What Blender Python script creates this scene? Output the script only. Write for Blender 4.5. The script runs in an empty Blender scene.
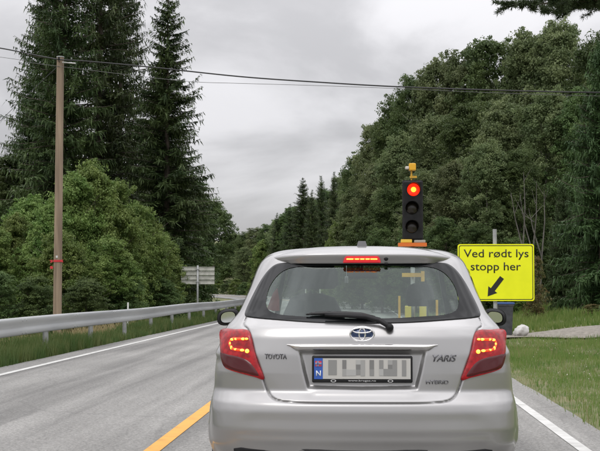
import bpy, math, random
import numpy as np
from mathutils import Vector, Matrix
S = bpy.context.scene
C = S.collection
R = math.radians
rng = np.random.default_rng(7)
random.seed(7)

# ------------------------------------------------------------------ camera
F = 1250.0                      # focal length in photo pixels (600 wide)
PITCH, YAW = math.atan(63.5 / F), math.atan(62 / F * math.cos(math.atan(63.5 / F)))
CAMZ = 1.26
cd = bpy.data.cameras.new('camera'); cam = bpy.data.objects.new('camera', cd); C.objects.link(cam)
cam.location = (0, 0, CAMZ); cam.rotation_euler = (R(90) + PITCH, 0, YAW)
cd.sensor_width = 36; cd.lens = 36 * F / 600; cd.clip_start = .05; cd.clip_end = 3000
S.camera = cam
CM = cam.rotation_euler.to_matrix()

def at(px, py, Y):
    """point at depth Y (metres ahead) that the camera sees at photo pixel px, py"""
    d = CM @ Vector(((px - 300) / F, (225.5 - py) / F, -1))
    k = Y / d.y
    return Vector((d.x * k, Y, CAMZ + d.z * k))

# ------------------------------------------------------------------ world, sun, exposure
SUN_EL, SUN_AZ = R(48), R(200)
w = bpy.data.worlds.new('World'); S.world = w; w.use_nodes = True
nt = w.node_tree; nt.nodes.clear(); N = nt.nodes.new; L = nt.links.new
out = N('ShaderNodeOutputWorld'); bg = N('ShaderNodeBackground'); L(bg.outputs[0], out.inputs[0])
bg.inputs[1].default_value = 0.1
sky = N('ShaderNodeTexSky'); sky.sky_type = 'NISHITA'; sky.sun_disc = False
sky.sun_elevation = SUN_EL; sky.sun_rotation = SUN_AZ
tc = N('ShaderNodeTexCoord'); sep = N('ShaderNodeSeparateXYZ'); L(tc.outputs['Generated'], sep.inputs[0])
# overcast luminance: brighter towards the zenith (CIE overcast)
pw = N('ShaderNodeMath'); pw.operation = 'POWER'; pw.inputs[1].default_value = 1.35; pw.use_clamp = True
L(sep.outputs[2], pw.inputs[0])
mr = N('ShaderNodeMapRange'); L(pw.outputs[0], mr.inputs[0]); mr.inputs[1].default_value = 0.0; mr.inputs[2].default_value = 1.0
mr.inputs[3].default_value = 5.9; mr.inputs[4].default_value = 27.0
mp = N('ShaderNodeMapping'); L(tc.outputs['Generated'], mp.inputs[0]); mp.inputs[3].default_value = (1, 1, 2.3)
mp.inputs[1].default_value = (.3, .1, .35)
n1 = N('ShaderNodeTexNoise'); L(mp.outputs[0], n1.inputs[0]); n1.inputs['Scale'].default_value = 5.0; n1.inputs['Detail'].default_value = 6; n1.inputs['Roughness'].default_value = .5
n1.inputs['Distortion'].default_value = .35
m1 = N('ShaderNodeMapRange'); L(n1.outputs[0], m1.inputs[0]); m1.inputs[1].default_value = .38; m1.inputs[2].default_value = .64; m1.inputs[3].default_value = .78; m1.inputs[4].default_value = 1.18
m1.interpolation_type = 'SMOOTHSTEP'
mu = N('ShaderNodeMath'); mu.operation = 'MULTIPLY'; L(mr.outputs[0], mu.inputs[0]); L(m1.outputs[0], mu.inputs[1])
vm = N('ShaderNodeVectorMath'); vm.operation = 'SCALE'; vm.inputs[0].default_value = (1.0, .985, 1.012); L(mu.outputs[0], vm.inputs['Scale'])
mx = N('ShaderNodeMix'); mx.data_type = 'RGBA'; mx.inputs[0].default_value = .93
L(sky.outputs[0], mx.inputs[6]); L(vm.outputs[0], mx.inputs[7]); L(mx.outputs[2], bg.inputs[0])
sd = bpy.data.lights.new('sun', 'SUN'); sd.energy = .6; sd.angle = R(25); sd.color = (1, .97, .92)
so = bpy.data.objects.new('sun', sd); C.objects.link(so)
so.rotation_euler = (R(90) - SUN_EL, 0, R(180) - SUN_AZ + R(0))
S.view_settings.view_transform = 'Standard'; S.view_settings.look = 'None'
S.view_settings.exposure = 0; S.view_settings.gamma = 1; S.view_settings.use_curve_mapping = False
S.render.engine = 'CYCLES'
S.cycles.max_bounces = 8; S.cycles.transparent_max_bounces = 12
S.cycles.diffuse_bounces = 3; S.cycles.glossy_bounces = 4

# ------------------------------------------------------------------ materials
def mat(name, col, rough=.6, metal=0, spec=.5, emit=None, estr=0, coat=0):
    m = bpy.data.materials.new(name); m.use_nodes = True
    b = m.node_tree.nodes['Principled BSDF']
    b.inputs['Base Color'].default_value = (*col, 1); b.inputs['Roughness'].default_value = rough
    b.inputs['Metallic'].default_value = metal; b.inputs['Specular IOR Level'].default_value = spec
    b.inputs['Coat Weight'].default_value = coat; b.inputs['Coat Roughness'].default_value = .05
    if emit: b.inputs['Emission Color'].default_value = (*emit, 1); b.inputs['Emission Strength'].default_value = estr
    return m

def noisy(m, c1, c2, scale=5, detail=5, lo=.35, hi=.65, bump=0, stretch=(1, 1, 1), bscale=None, objrand=0, coords='Object'):
    """base colour varies between c1 and c2 with a procedural noise"""
    nt = m.node_tree; b = nt.nodes['Principled BSDF']; N = nt.nodes.new; L = nt.links.new
    tc = N('ShaderNodeTexCoord'); mp = N('ShaderNodeMapping'); mp.inputs[3].default_value = stretch
    L(tc.outputs[coords], mp.inputs[0])
    n = N('ShaderNodeTexNoise'); n.inputs['Scale'].default_value = scale; n.inputs['Detail'].default_value = detail
    L(mp.outputs[0], n.inputs[0])
    r = N('ShaderNodeMapRange'); r.inputs[1].default_value = lo; r.inputs[2].default_value = hi; L(n.outputs[0], r.inputs[0])
    x = N('ShaderNodeMix'); x.data_type = 'RGBA'; x.inputs[6].default_value = (*c1, 1); x.inputs[7].default_value = (*c2, 1)
    L(r.outputs[0], x.inputs[0]); last = x.outputs[2]
    if objrand:
        oi = N('ShaderNodeObjectInfo'); hs = N('ShaderNodeHueSaturation')
        a = N('ShaderNodeMapRange'); a.inputs[3].default_value = 1 - objrand; a.inputs[4].default_value = 1 + objrand
        h = N('ShaderNodeMapRange'); h.inputs[3].default_value = .485; h.inputs[4].default_value = .515
        L(oi.outputs['Random'], a.inputs[0]); L(oi.outputs['Random'], h.inputs[0])
        L(a.outputs[0], hs.inputs['Value']); L(h.outputs[0], hs.inputs['Hue']); L(last, hs.inputs['Color']); last = hs.outputs[0]
    L(last, b.inputs['Base Color'])
    if bump:
        n2 = N('ShaderNodeTexNoise'); n2.inputs['Scale'].default_value = bscale or scale * 4; n2.inputs['Detail'].default_value = 4
        L(mp.outputs[0], n2.inputs[0])
        bu = N('ShaderNodeBump'); bu.inputs['Strength'].default_value = bump; bu.inputs['Distance'].default_value = .02
        L(n2.outputs[0], bu.inputs['Height']); L(bu.outputs[0], b.inputs['Normal'])
    return m

def leafmat(name, c1, c2, scale, trans=.35, rnd=.16):
    m = bpy.data.materials.new(name); m.use_nodes = True; nt = m.node_tree
    b = nt.nodes['Principled BSDF']; b.inputs['Roughness'].default_value = .55; b.inputs['Specular IOR Level'].default_value = .3
    noisy(m, c1, c2, scale=scale, detail=3, lo=.36, hi=.64, objrand=rnd)
    src = b.inputs['Base Color'].links[0].from_socket
    t = nt.nodes.new('ShaderNodeBsdfTranslucent'); nt.links.new(src, t.inputs[0])
    mx = nt.nodes.new('ShaderNodeMixShader'); mx.inputs[0].default_value = trans
    o = nt.nodes['Material Output']
    nt.links.new(b.outputs[0], mx.inputs[1]); nt.links.new(t.outputs[0], mx.inputs[2]); nt.links.new(mx.outputs[0], o.inputs[0])
    return m

M = {}
M['leaf_maple'] = leafmat('leaf_maple', (.10, .17, .038), (.21, .28, .08), .7)
M['leaf_dark'] = leafmat('leaf_dark', (.065, .108, .036), (.13, .185, .062), .6, .4, .22)
M['leaf_olive'] = leafmat('leaf_olive', (.10, .138, .055), (.205, .245, .11), .5, .42, .22)
M['leaf_brown'] = leafmat('leaf_brown', (.17, .12, .05), (.13, .15, .05), .9)
M['needle'] = leafmat('needle', (.038, .068, .024), (.09, .128, .042), .6, .15)
M['needle_green'] = leafmat('needle_green', (.045, .085, .03), (.085, .14, .05), .7, .15)
M['needle_pine'] = leafmat('needle_pine', (.045, .07, .03), (.07, .10, .045), .9, .12)
M['bark'] = noisy(mat('bark', (.08, .06, .045), .9), (.05, .04, .032), (.13, .105, .085), 6, bump=.6, stretch=(1, 1, .25))
M['bark_pale'] = noisy(mat('bark_pale', (.3, .28, .25), .85), (.16, .145, .12), (.34, .32, .28), 5, bump=.4, stretch=(1, 1, .5))
M['bark_dull'] = noisy(mat('bark_dull', (.2, .19, .16), .9), (.075, .07, .06), (.17, .16, .14), 5, bump=.4, stretch=(1, 1, .5))
M['pole_wood'] = noisy(mat('pole_wood', (.25, .2, .15), .85), (.17, .125, .09), (.33, .25, .18), 8, bump=.5, stretch=(1, 1, .06))
M['galv'] = noisy(mat('galvanised_steel', (.42, .44, .45), .5, .45), (.38, .39, .40), (.47, .48, .485), 2, stretch=(1, .15, 1))
M['galv_post'] = noisy(mat('galvanised_post', (.42, .44, .45), .6, .3), (.30, .31, .31), (.42, .43, .42), 6)
M['black_rubber'] = mat('black_rubber', (.012, .012, .013), .7)
M['black_plastic'] = noisy(mat('black_plastic', (.02, .02, .021), .5, 0, .22), (.010, .010, .011), (.02, .02, .021), 9)
M['frit'] = mat('black_glass_band', (.010, .011, .012), .06, 0, .3)
M['grass'] = leafmat('grass_blade', (.095, .175, .030), (.21, .26, .08), 1.3, .35)
M['grass_dark'] = leafmat('verge_grass', (.07, .115, .03), (.13, .15, .05), 1.5, .3)
M['straw'] = leafmat('dry_grass', (.26, .21, .10), (.34, .29, .16), 2, .3)

def paint():
    m = mat('silver_paint', (.44, .445, .45), .3, .7, .5, coat=.8)
    nt = m.node_tree; b = nt.nodes['Principled BSDF']
    b.inputs['Coat Roughness'].default_value = .05
    N = nt.nodes.new; L = nt.links.new
    tc = N('ShaderNodeTexCoord'); n = N('ShaderNodeTexNoise'); n.inputs['Scale'].default_value = 2.5; n.inputs['Detail'].default_value = 8
    L(tc.outputs['Object'], n.inputs[0])
    sp = N('ShaderNodeSeparateXYZ'); L(tc.outputs['Object'], sp.inputs[0])
    # road film: roughness grows and colour dulls a little towards the sill
    g = N('ShaderNodeMapRange'); L(sp.outputs[2], g.inputs[0]); g.inputs[1].default_value = .35; g.inputs[2].default_value = .9; g.inputs[3].default_value = .9; g.inputs[4].default_value = .15
    mu = N('ShaderNodeMath'); mu.operation = 'MULTIPLY'; L(g.outputs[0], mu.inputs[0]); L(n.outputs[0], mu.inputs[1])
    x = N('ShaderNodeMix'); x.data_type = 'RGBA'; x.inputs[6].default_value = (.37, .367, .366, 1); x.inputs[7].default_value = (.30, .292, .285, 1)
    L(mu.outputs[0], x.inputs[0]); L(x.outputs[2], b.inputs['Base Color'])
    r = N('ShaderNodeMapRange'); L(mu.outputs[0], r.inputs[0]); r.inputs[3].default_value = .29; r.inputs[4].default_value = .42
    L(r.outputs[0], b.inputs['Roughness'])
    return m
M['paint'] = paint()

def glass(name, tint, refl=1.0):
    m = bpy.data.materials.new(name); m.use_nodes = True; nt = m.node_tree; nt.nodes.clear()
    o = nt.nodes.new('ShaderNodeOutputMaterial'); t = nt.nodes.new('ShaderNodeBsdfTransparent'); g = nt.nodes.new('ShaderNodeBsdfGlossy')
    t.inputs[0].default_value = (*tint, 1); g.inputs['Roughness'].default_value = .02; g.inputs[0].default_value = (.9, 1, .98, 1)
    # Schlick reflectance, the same from either side of the pane
    ge = nt.nodes.new('ShaderNodeNewGeometry'); dt = nt.nodes.new('ShaderNodeVectorMath'); dt.operation = 'DOT_PRODUCT'
    nt.links.new(ge.outputs['Normal'], dt.inputs[0]); nt.links.new(ge.outputs['Incoming'], dt.inputs[1])
    def mth(op, a, b=None):
        q = nt.nodes.new('ShaderNodeMath'); q.operation = op
        for k, v in ((0, a), (1, b)):
            if v is None: continue
            if isinstance(v, (int, float)): q.inputs[k].default_value = v
            else: nt.links.new(v, q.inputs[k])
        return q.outputs[0]
    f5 = mth('POWER', mth('SUBTRACT', 1.0, mth('ABSOLUTE', dt.outputs['Value'])), 5.0)
    mu = nt.nodes.new('ShaderNodeMath'); mu.operation = 'MULTIPLY'; mu.inputs[1].default_value = refl
    nt.links.new(mth('ADD', mth('MULTIPLY', f5, .93), .07), mu.inputs[0])
    mx = nt.nodes.new('ShaderNodeMixShader'); nt.links.new(mu.outputs[0], mx.inputs[0])
    nt.links.new(t.outputs[0], mx.inputs[1]); nt.links.new(g.outputs[0], mx.inputs[2]); nt.links.new(mx.outputs[0], o.inputs[0])
    return m
M['glass_rear'] = glass('tinted_rear_glass', (.66, .74, .70), 1.0)
M['glass'] = glass('clear_glass', (.82, .87, .85), 1.0)

# ------------------------------------------------------------------ mesh helpers
class MB:
    def __init__(s): s.v = []; s.f = []
    def add(s, vs, fs):
        o = len(s.v); s.v += [tuple(v) for v in vs]; s.f += [tuple(i + o for i in f) for f in fs]; return s
    def box(s, lo, hi, bev=0, mtx=None):
        x0, y0, z0 = lo; x1, y1, z1 = hi
        if bev <= 0:
            vs = [(x, y, z) for z in (z0, z1) for x, y in ((x0, y0), (x1, y0), (x1, y1), (x0, y1))]
            fs = [(3, 2, 1, 0), (4, 5, 6, 7), (0, 1, 5, 4), (1, 2, 6, 5), (2, 3, 7, 6), (3, 0, 4, 7)]
        else:
            b = bev; rings = []
            for z, k in ((z0, b), (z0 + b * .3, b * .3), (z0 + b, 0), (z1 - b, 0), (z1 - b * .3, b * .3), (z1, b)):
                X0, X1, Y0, Y1 = x0 + k, x1 - k, y0 + k, y1 - k; c = b
                rings.append([(X0 + c, Y0, z), (X1 - c, Y0, z), (X1 - c * .3, Y0 + c * .3, z), (X1, Y0 + c, z), (X1, Y1 - c, z), (X1 - c * .3, Y1 - c * .3, z), (X1 - c, Y1, z),
                              (X0 + c, Y1, z), (X0 + c * .3, Y1 - c * .3, z), (X0, Y1 - c, z), (X0, Y0 + c, z), (X0 + c * .3, Y0 + c * .3, z)])
            vs = sum(rings, []); n = 12
            fs = [tuple(range(n))[::-1], tuple(range((len(rings) - 1) * n, len(rings) * n))]
            for r in range(len(rings) - 1):
                for i in range(n): fs.append((r * n + i, r * n + (i + 1) % n, (r + 1) * n + (i + 1) % n, (r + 1) * n + i))
        if mtx is not None: vs = [tuple(mtx @ Vector(v)) for v in vs]
        return s.add(vs, fs)
    def tube(s, pts, rad, n=8, cap=True):
        pts = [Vector(p) for p in pts]
        if not hasattr(rad, '__len__'): rad = [rad] * len(pts)
        vs = []; fs = []
        prev = None
        for i, p in enumerate(pts):
            d = (pts[min(i + 1, len(pts) - 1)] - pts[max(i - 1, 0)]).normalized()
            a = prev if prev is not None else (Vector((0, 0, 1)) if abs(d.z) < .9 else Vector((1, 0, 0)))
            u = (a - d * a.dot(d)).normalized(); prev = u; v = d.cross(u)
            for k in range(n):
                t = 2 * math.pi * k / n
                vs.append(p + (u * math.cos(t) + v * math.sin(t)) * rad[i])
        for i in range(len(pts) - 1):
            for k in range(n):
                fs.append((i * n + k, i * n + (k + 1) % n, (i + 1) * n + (k + 1) % n, (i + 1) * n + k))
        if cap: fs += [tuple(range(n))[::-1], tuple(range((len(pts) - 1) * n, len(pts) * n))]
        return s.add(vs, fs)
    def lathe(s, prof, c, axis='z', n=24, cap=True):
        """prof = [(radius, along)]"""
        vs = []; fs = []; c = Vector(c)
        for r, h in prof:
            for k in range(n):
                t = 2 * math.pi * k / n; a, b = r * math.cos(t), r * math.sin(t)
                vs.append(c + (Vector((a, b, h)) if axis == 'z' else Vector((a, h, b)) if axis == 'y' else Vector((h, a, b))))
        for i in range(len(prof) - 1):
            for k in range(n): fs.append((i * n + k, i * n + (k + 1) % n, (i + 1) * n + (k + 1) % n, (i + 1) * n + k))
        if cap: fs += [tuple(range(n))[::-1], tuple(range((len(prof) - 1) * n, len(prof) * n))]
        return s.add(vs, fs)
    def prism(s, poly, y0, y1):
        """poly in x,z extruded along y"""
        n = len(poly); vs = [(x, y0, z) for x, z in poly] + [(x, y1, z) for x, z in poly]
        fs = [tuple(range(n)), tuple(range(n, 2 * n))[::-1]] + [(i, i + n, (i + 1) % n + n, (i + 1) % n) for i in range(n)]
        return s.add(vs, fs)
    def build(s, name, m, parent=None, smooth=False, loc=None):
        return mesh(name, s.v, s.f, m, parent, smooth, loc)

def mesh(name, v, f, m, parent=None, smooth=False, loc=None):
    me = bpy.data.meshes.new(name)
    if isinstance(v, np.ndarray):
        nv, nf = len(v), len(f); k = f.shape[1]
        me.vertices.add(nv); me.vertices.foreach_set('co', v.astype(np.float32).ravel())
        me.loops.add(nf * k); me.loops.foreach_set('vertex_index', f.astype(np.int32).ravel())
        me.polygons.add(nf); me.polygons.foreach_set('loop_start', np.arange(0, nf * k, k, dtype=np.int32))
        me.update(calc_edges=True); me.validate()
    else:
        me.from_pydata([tuple(p) for p in v], [], f); me.update()
    if smooth: me.polygons.foreach_set('use_smooth', [True] * len(me.polygons))
    for q in (m if isinstance(m, (list, tuple)) else [m]): me.materials.append(q)
    o = bpy.data.objects.new(name, me); C.objects.link(o)
    if parent: o.parent = parent
    if loc is not None: o.location = loc
    return o

def smooth_angle(o, deg=35):
    me = o.data; me.polygons.foreach_set('use_smooth', [True] * len(me.polygons))
    try: me.set_sharp_from_angle(angle=R(deg))
    except Exception: pass
    return o

def thing(name, label, cat, loc=(0, 0, 0), rz=0, group=None):
    o = bpy.data.objects.new(name, None); C.objects.link(o); o.empty_display_size = .2
    o.location = loc; o.rotation_euler = (0, 0, rz); o['label'] = label; o['category'] = cat
    if group: o['group'] = group
    return o

def text(s, size_w, m, parent, loc, rot=(R(90), 0, 0), name='lettering', extrude=.002, height=None, shear=0, off=0):
    """flat lettering fitted to a width (and height), lower left corner at loc"""
    cu = bpy.data.curves.new(name, 'FONT'); cu.body = s; cu.extrude = 0; cu.shear = shear; cu.offset = off; cu.resolution_u = 3
    o = bpy.data.objects.new(name, cu); C.objects.link(o)
    me = bpy.data.meshes.new_from_object(o.evaluated_get(bpy.context.evaluated_depsgraph_get()))
    C.objects.unlink(o); bpy.data.objects.remove(o)
    co = np.array([v.co[:] for v in me.vertices]); mn = co.min(0); mxx = co.max(0)
    k = size_w / (mxx[0] - mn[0]); kz = k if height is None else height / (mxx[1] - mn[1])
    for v in me.vertices: v.co = ((v.co.x - mn[0]) * k, (v.co.y - mn[1]) * kz, 0)
    bmx = me; me.materials.clear(); me.materials.append(m)
    t = bpy.data.objects.new(name, me); C.objects.link(t); t.parent = parent; t.location = loc; t.rotation_euler = rot
    md = t.modifiers.new('s', 'SOLIDIFY'); md.thickness = extrude; md.offset = 1
    return t

# ------------------------------------------------------------------ ground, road
def curve_x(y):
    y = np.asarray(y, float); d = np.clip(y - 72, 0, 130)
    return -(d ** 2) / 430 - np.clip(y - 202, 0, None) * (130 / 215)

def rz(y): t = np.clip((np.asarray(y, float) - 88) / 75, 0, 1); return .42 * t * t * (3 - 2 * t) + np.clip(np.asarray(y, float) - 150, 0, None) * .006

def gz(x, y):
    x = np.asarray(x, float); y = np.asarray(y, float)
    u = x - curve_x(y)
    s = lambda t: np.clip(t, 0, 1) ** 2 * (3 - 2 * np.clip(t, 0, 1))
    h = -.03 + 0 * u
    h = h - .5 * s((-u - 6.8) / 3.5) + 3.0 * s((-u - 22) / 40)
    h = h + .42 * s((u - 3.6) / 6) * s((y - 28) / 9)
    h = h + 2.6 * s((u - 8.5) / 22) * s((y - 26) / 35) + 9 * s((u - 22) / 50) * s((y - 30) / 40)
    h = h - .06 * s((u - 2.2) / 1.2) * s((u - 2.2) / 1.2)
    h = h + (.035 * np.sin(x * 1.7 + y * .6) + .03 * np.sin(y * 1.3 - x * .8)) * s((np.abs(u + 1.8) - 4.3) / 1.5)
    return h + rz(y)

xs = np.concatenate([np.linspace(-400, -40, 30), np.linspace(-38, 38, 153), np.linspace(40, 400, 30)])
ys = np.concatenate([np.linspace(-150, -2, 30), np.linspace(0, 90, 151), np.linspace(92, 260, 60), np.linspace(270, 900, 30)])
X, Y = np.meshgrid(xs, ys); Z = gz(X, Y)
V = np.stack([X.ravel(), Y.ravel(), Z.ravel()], 1); nx, ny = len(xs), len(ys)
I = (np.arange(ny - 1)[:, None] * nx + np.arange(nx - 1)[None]).ravel()
Fq = np.stack([I, I + 1, I + 1 + nx, I + nx], 1)
gm = mat('ground_soil_grass', (.1, .12, .05), .95)
noisy(gm, (.075, .10, .03), (.16, .15, .07), 1.4, detail=8, bump=.6, bscale=12)
g = mesh('ground', V, Fq, gm, smooth=True); g['kind'] = 'structure'

def strip(name, m, u0, u1, y0, y1, z, step=1.0, wob=0, seed=0):
    yy = np.arange(y0, y1 + step / 2, step); r = np.random.default_rng(seed)
    cx = curve_x(yy); dx = np.gradient(cx, yy); nrm = 1 / np.sqrt(1 + dx ** 2)
    w0 = np.convolve(r.normal(0, 1, len(yy) + 4), np.ones(5) / 5, 'valid') * wob; w1 = np.convolve(r.normal(0, 1, len(yy) + 4), np.ones(5) / 5, 'valid') * wob
    k = 8
    cols = []
    for t in np.linspace(0, 1, k):
        u = (u0 + w0) * (1 - t) + (u1 + w1) * t
        cols.append(np.stack([cx + u * nrm, yy - u * dx * nrm, z + rz(yy)], 1))
    V = np.stack(cols, 1).reshape(-1, 3); n = len(yy)
    I = (np.arange(n - 1)[:, None] * k + np.arange(k - 1)[None]).ravel()
    o = mesh(name, V, np.stack([I, I + 1, I + 1 + k, I + k], 1), m); o['kind'] = 'structure'; return o

def asphalt():
    m = mat('asphalt', (.2, .2, .19), .8, 0, .5); nt = m.node_tree; b = nt.nodes['Principled BSDF']; N = nt.nodes.new; L = nt.links.new
    tc = N('ShaderNodeTexCoord')
    # aggregate
    v = N('ShaderNodeTexVoronoi'); v.inputs['Scale'].default_value = 75; L(tc.outputs['Object'], v.inputs[0])
    vr = N('ShaderNodeMapRange'); L(v.outputs['Color'], vr.inputs[0]); vr.inputs[3].default_value = .62; vr.inputs[4].default_value = 1.35
    n2 = N('ShaderNodeTexNoise'); n2.inputs['Scale'].default_value = 28; n2.inputs['Detail'].default_value = 5; L(tc.outputs['Object'], n2.inputs[0])
    n2r = N('ShaderNodeMapRange'); L(n2.outputs[0], n2r.inputs[0]); n2r.inputs[1].default_value = .3; n2r.inputs[2].default_value = .7; n2r.inputs[3].default_value = .78; n2r.inputs[4].default_value = 1.2
    # long worn streaks along the lanes
    mp = N('ShaderNodeMapping'); mp.inputs[3].default_value = (1.25, .035, 1); L(tc.outputs['Object'], mp.inputs[0])
    n3 = N('ShaderNodeTexNoise'); n3.inputs['Scale'].default_value = 1.5; n3.inputs['Detail'].default_value = 4; n3.inputs['Distortion'].default_value = .3; L(mp.outputs[0], n3.inputs[0])
    n3r = N('ShaderNodeMapRange'); L(n3.outputs[0], n3r.inputs[0]); n3r.inputs[1].default_value = .33; n3r.inputs[2].default_value = .62; n3r.inputs[3].default_value = .56; n3r.inputs[4].default_value = 1.12
    mp4 = N('ShaderNodeMapping'); mp4.inputs[3].default_value = (1, .3, 1); L(tc.outputs['Object'], mp4.inputs[0])
    n4 = N('ShaderNodeTexNoise'); n4.inputs['Scale'].default_value = .9; n4.inputs['Detail'].default_value = 6; L(mp4.outputs[0], n4.inputs[0])
    n4r = N('ShaderNodeMapRange'); L(n4.outputs[0], n4r.inputs[0]); n4r.inputs[1].default_value = .35; n4r.inputs[2].default_value = .65; n4r.inputs[3].default_value = .85; n4r.inputs[4].default_value = 1.1
    last = None
    for s in (vr, n2r, n3r, n4r):
        if last is None: last = s.outputs[0]; continue
        q = N('ShaderNodeMath'); q.operation = 'MULTIPLY'; L(last, q.inputs[0]); L(s.outputs[0], q.inputs[1]); last = q.outputs[0]
    mpc = N('ShaderNodeMapping'); mpc.inputs[3].default_value = (1, .45, 1); L(tc.outputs['Object'], mpc.inputs[0])
    nd = N('ShaderNodeTexNoise'); nd.inputs['Scale'].default_value = 3; nd.inputs['Detail'].default_value = 5; L(mpc.outputs[0], nd.inputs[0])
    ad = N('ShaderNodeMix'); ad.data_type = 'VECTOR'; ad.inputs[0].default_value = .22; L(mpc.outputs[0], ad.inputs[4]); L(nd.outputs['Color'], ad.inputs[5])
    vc = N('ShaderNodeTexVoronoi'); vc.feature = 'DISTANCE_TO_EDGE'; vc.inputs['Scale'].default_value = .55; L(ad.outputs[1], vc.inputs[0])
    cr = N('ShaderNodeMapRange'); L(vc.outputs['Distance'], cr.inputs[0]); cr.inputs[1].default_value = 0; cr.inputs[2].default_value = .012; cr.inputs[3].default_value = .84; cr.inputs[4].default_value = 1
    q = N('ShaderNodeMath'); q.operation = 'MULTIPLY'; L(last, q.inputs[0]); L(cr.outputs[0], q.inputs[1]); last = q.outputs[0]
    sc = N('ShaderNodeVectorMath'); sc.operation = 'SCALE'; sc.inputs[0].default_value = (.225, .221, .209); L(last, sc.inputs['Scale']); L(sc.outputs[0], b.inputs['Base Color'])
    bu = N('ShaderNodeBump'); bu.inputs['Strength'].default_value = .5; bu.inputs['Distance'].default_value = .004; L(v.outputs['Distance'], bu.inputs['Height']); L(bu.outputs[0], b.inputs['Normal'])
    return m
M['asphalt'] = asphalt()
strip('road', M['asphalt'], -5.83, 2.12, -40, 330, 0, .8, .035, 3)
white = noisy(mat('white_road_paint', (.6, .6, .58), .7), (.42, .42, .40), (.56, .56, .54), 5, detail=10, lo=.3, hi=.6)
orange = noisy(mat('orange_road_paint', (.6, .3, .04), .7), (.52, .26, .05), (.64, .33, .06), 5, detail=8, lo=.3, hi=.55)
strip('road_marking', white, -5.36, -5.24, -40, 330, .005, 1, .004, 4)
strip('road_marking', white, 1.68, 1.78, -40, 330, .005, 1, .004, 5)
strip('road_marking', orange, -1.70, -1.57, -40, 330, .005, 1, .004, 6)

# gravel side road on the right
gv = mat('gravel', (.3, .27, .23), .95); noisy(gv, (.16, .145, .12), (.30, .275, .235), 9, detail=8, bump=.8, bscale=30)
t = np.linspace(0, 1, 40)
edge_a = np.stack([2.3 + 20 * t, 32.2 + 5 * t ** 1.2 + .2 * np.sin(t * 30)], 1)
edge_b = np.stack([2.3 + 20 * t, 36.0 + 11 * t ** 1.3 + .3 * np.sin(t * 21)], 1)
vv = []
for k in range(9):
    e = edge_a * (1 - k / 8) + edge_b * k / 8
    vv.append(np.stack([e[:, 0], e[:, 1], gz(e[:, 0], e[:, 1]) + .05], 1))
vv = np.stack(vv, 1).reshape(-1, 3); I = (np.arange(39)[:, None] * 9 + np.arange(8)[None]).ravel()
o = mesh('side_road', vv, np.stack([I, I + 9, I + 10, I + 1], 1), gv); o['kind'] = 'structure'

def blades(name, m, n, xr, yr, hmin, hmax, wid, dens=None, seed=1, lean=.35):
    r = np.random.default_rng(seed)
    x = r.uniform(*xr, n); y = yr[0] + (yr[1] - yr[0]) * r.random(n) ** 1.35
    if dens is not None: k = dens(x, y, r); x, y = x[k], y[k]; n = len(x)
    patch = .6 + .5 * (np.sin(x * 2.1 + y * .7) * np.sin(y * 1.9 - x) + 1) / 2 + .3 * np.sin(x * .7 + 3) * np.sin(y * .45)
    x = x + curve_x(y)
    h = r.uniform(hmin, hmax, n) * np.clip(patch, .35, 1.3); a = r.uniform(0, 2 * np.pi, n); b = r.uniform(0, 2 * np.pi, n); l = r.uniform(.05, lean, n) * h
    w = wid * r.uniform(.6, 1.4, n) * (1 + np.clip(y - 15, 0, 60) * .035)
    z = gz(x, y) - .01
    p0 = np.stack([x - np.cos(a) * w, y - np.sin(a) * w, z], 1); p1 = np.stack([x + np.cos(a) * w, y + np.sin(a) * w, z], 1)
    mx_, my_ = x + np.cos(b) * l * .3, y + np.sin(b) * l * .3
    p2 = np.stack([mx_ + np.cos(a) * w * .7, my_ + np.sin(a) * w * .7, z + h * .55], 1); p3 = np.stack([mx_ - np.cos(a) * w * .7, my_ - np.sin(a) * w * .7, z + h * .55], 1)
    p4 = np.stack([x + np.cos(b) * l + np.cos(a) * .001, y + np.sin(b) * l, z + h], 1); p5 = np.stack([x + np.cos(b) * l - np.cos(a) * .001, y + np.sin(b) * l, z + h], 1)
    V = np.stack([p0, p1, p2, p3, p4, p5], 1).reshape(-1, 3); i = np.arange(n)[:, None] * 6
    Fa = np.concatenate([i + np.array([0, 1, 2, 3]), i + np.array([3, 2, 4, 5])])
    o = mesh(name, V, Fa, m); o['kind'] = 'stuff'; o['category'] = 'grass'; return o

nodrive = lambda x, y: ~((y > 32.2 + 5 * ((x - 2.3) / 20).clip(0, 1) ** 1.2) & (y < 36 + 11 * ((x - 2.3) / 20).clip(0, 1) ** 1.3))
b1 = blades('verge_grass', M['grass'], 190000, (2.08, 13), (6.5, 36), .04, .15, .0035, lambda x, y, r: nodrive(x, y) & (r.random(len(x)) < np.clip((x - 2.05) / .5, .25, 1)) & (x < y * .24 + 2.2), 11)
b1['label'] = 'short green roadside grass on the right between road edge and gravel track'
b2 = blades('verge_grass', M['grass_dark'], 75000, (-6.9, -5.80), (8, 75), .10, .38, .006, None, 12)
b2['label'] = 'long green grass growing under the steel guardrail'
b3 = blades('dry_grass', M['straw'], 11000, (2.05, 12), (9.5, 36), .06, .22, .002, lambda x, y, r: nodrive(x, y) & (x < y * .24), 13, .6)
b3['label'] = 'thin dry straw stalks among the grass right of the road'
b4 = blades('meadow_grass', M['grass'], 60000, (2.3, 22), (36, 75), .12, .34, .008, lambda x, y, r: nodrive(x, y), 14)
b4['label'] = 'rough tall grass beyond the gravel track below the trees'
b5 = blades('dry_grass', M['straw'], 5000, (-9.5, -6.6), (17, 40), .2, .5, .006, None, 15, .6)
b5['label'] = 'dry tan grass stalks behind the guardrail'
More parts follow.
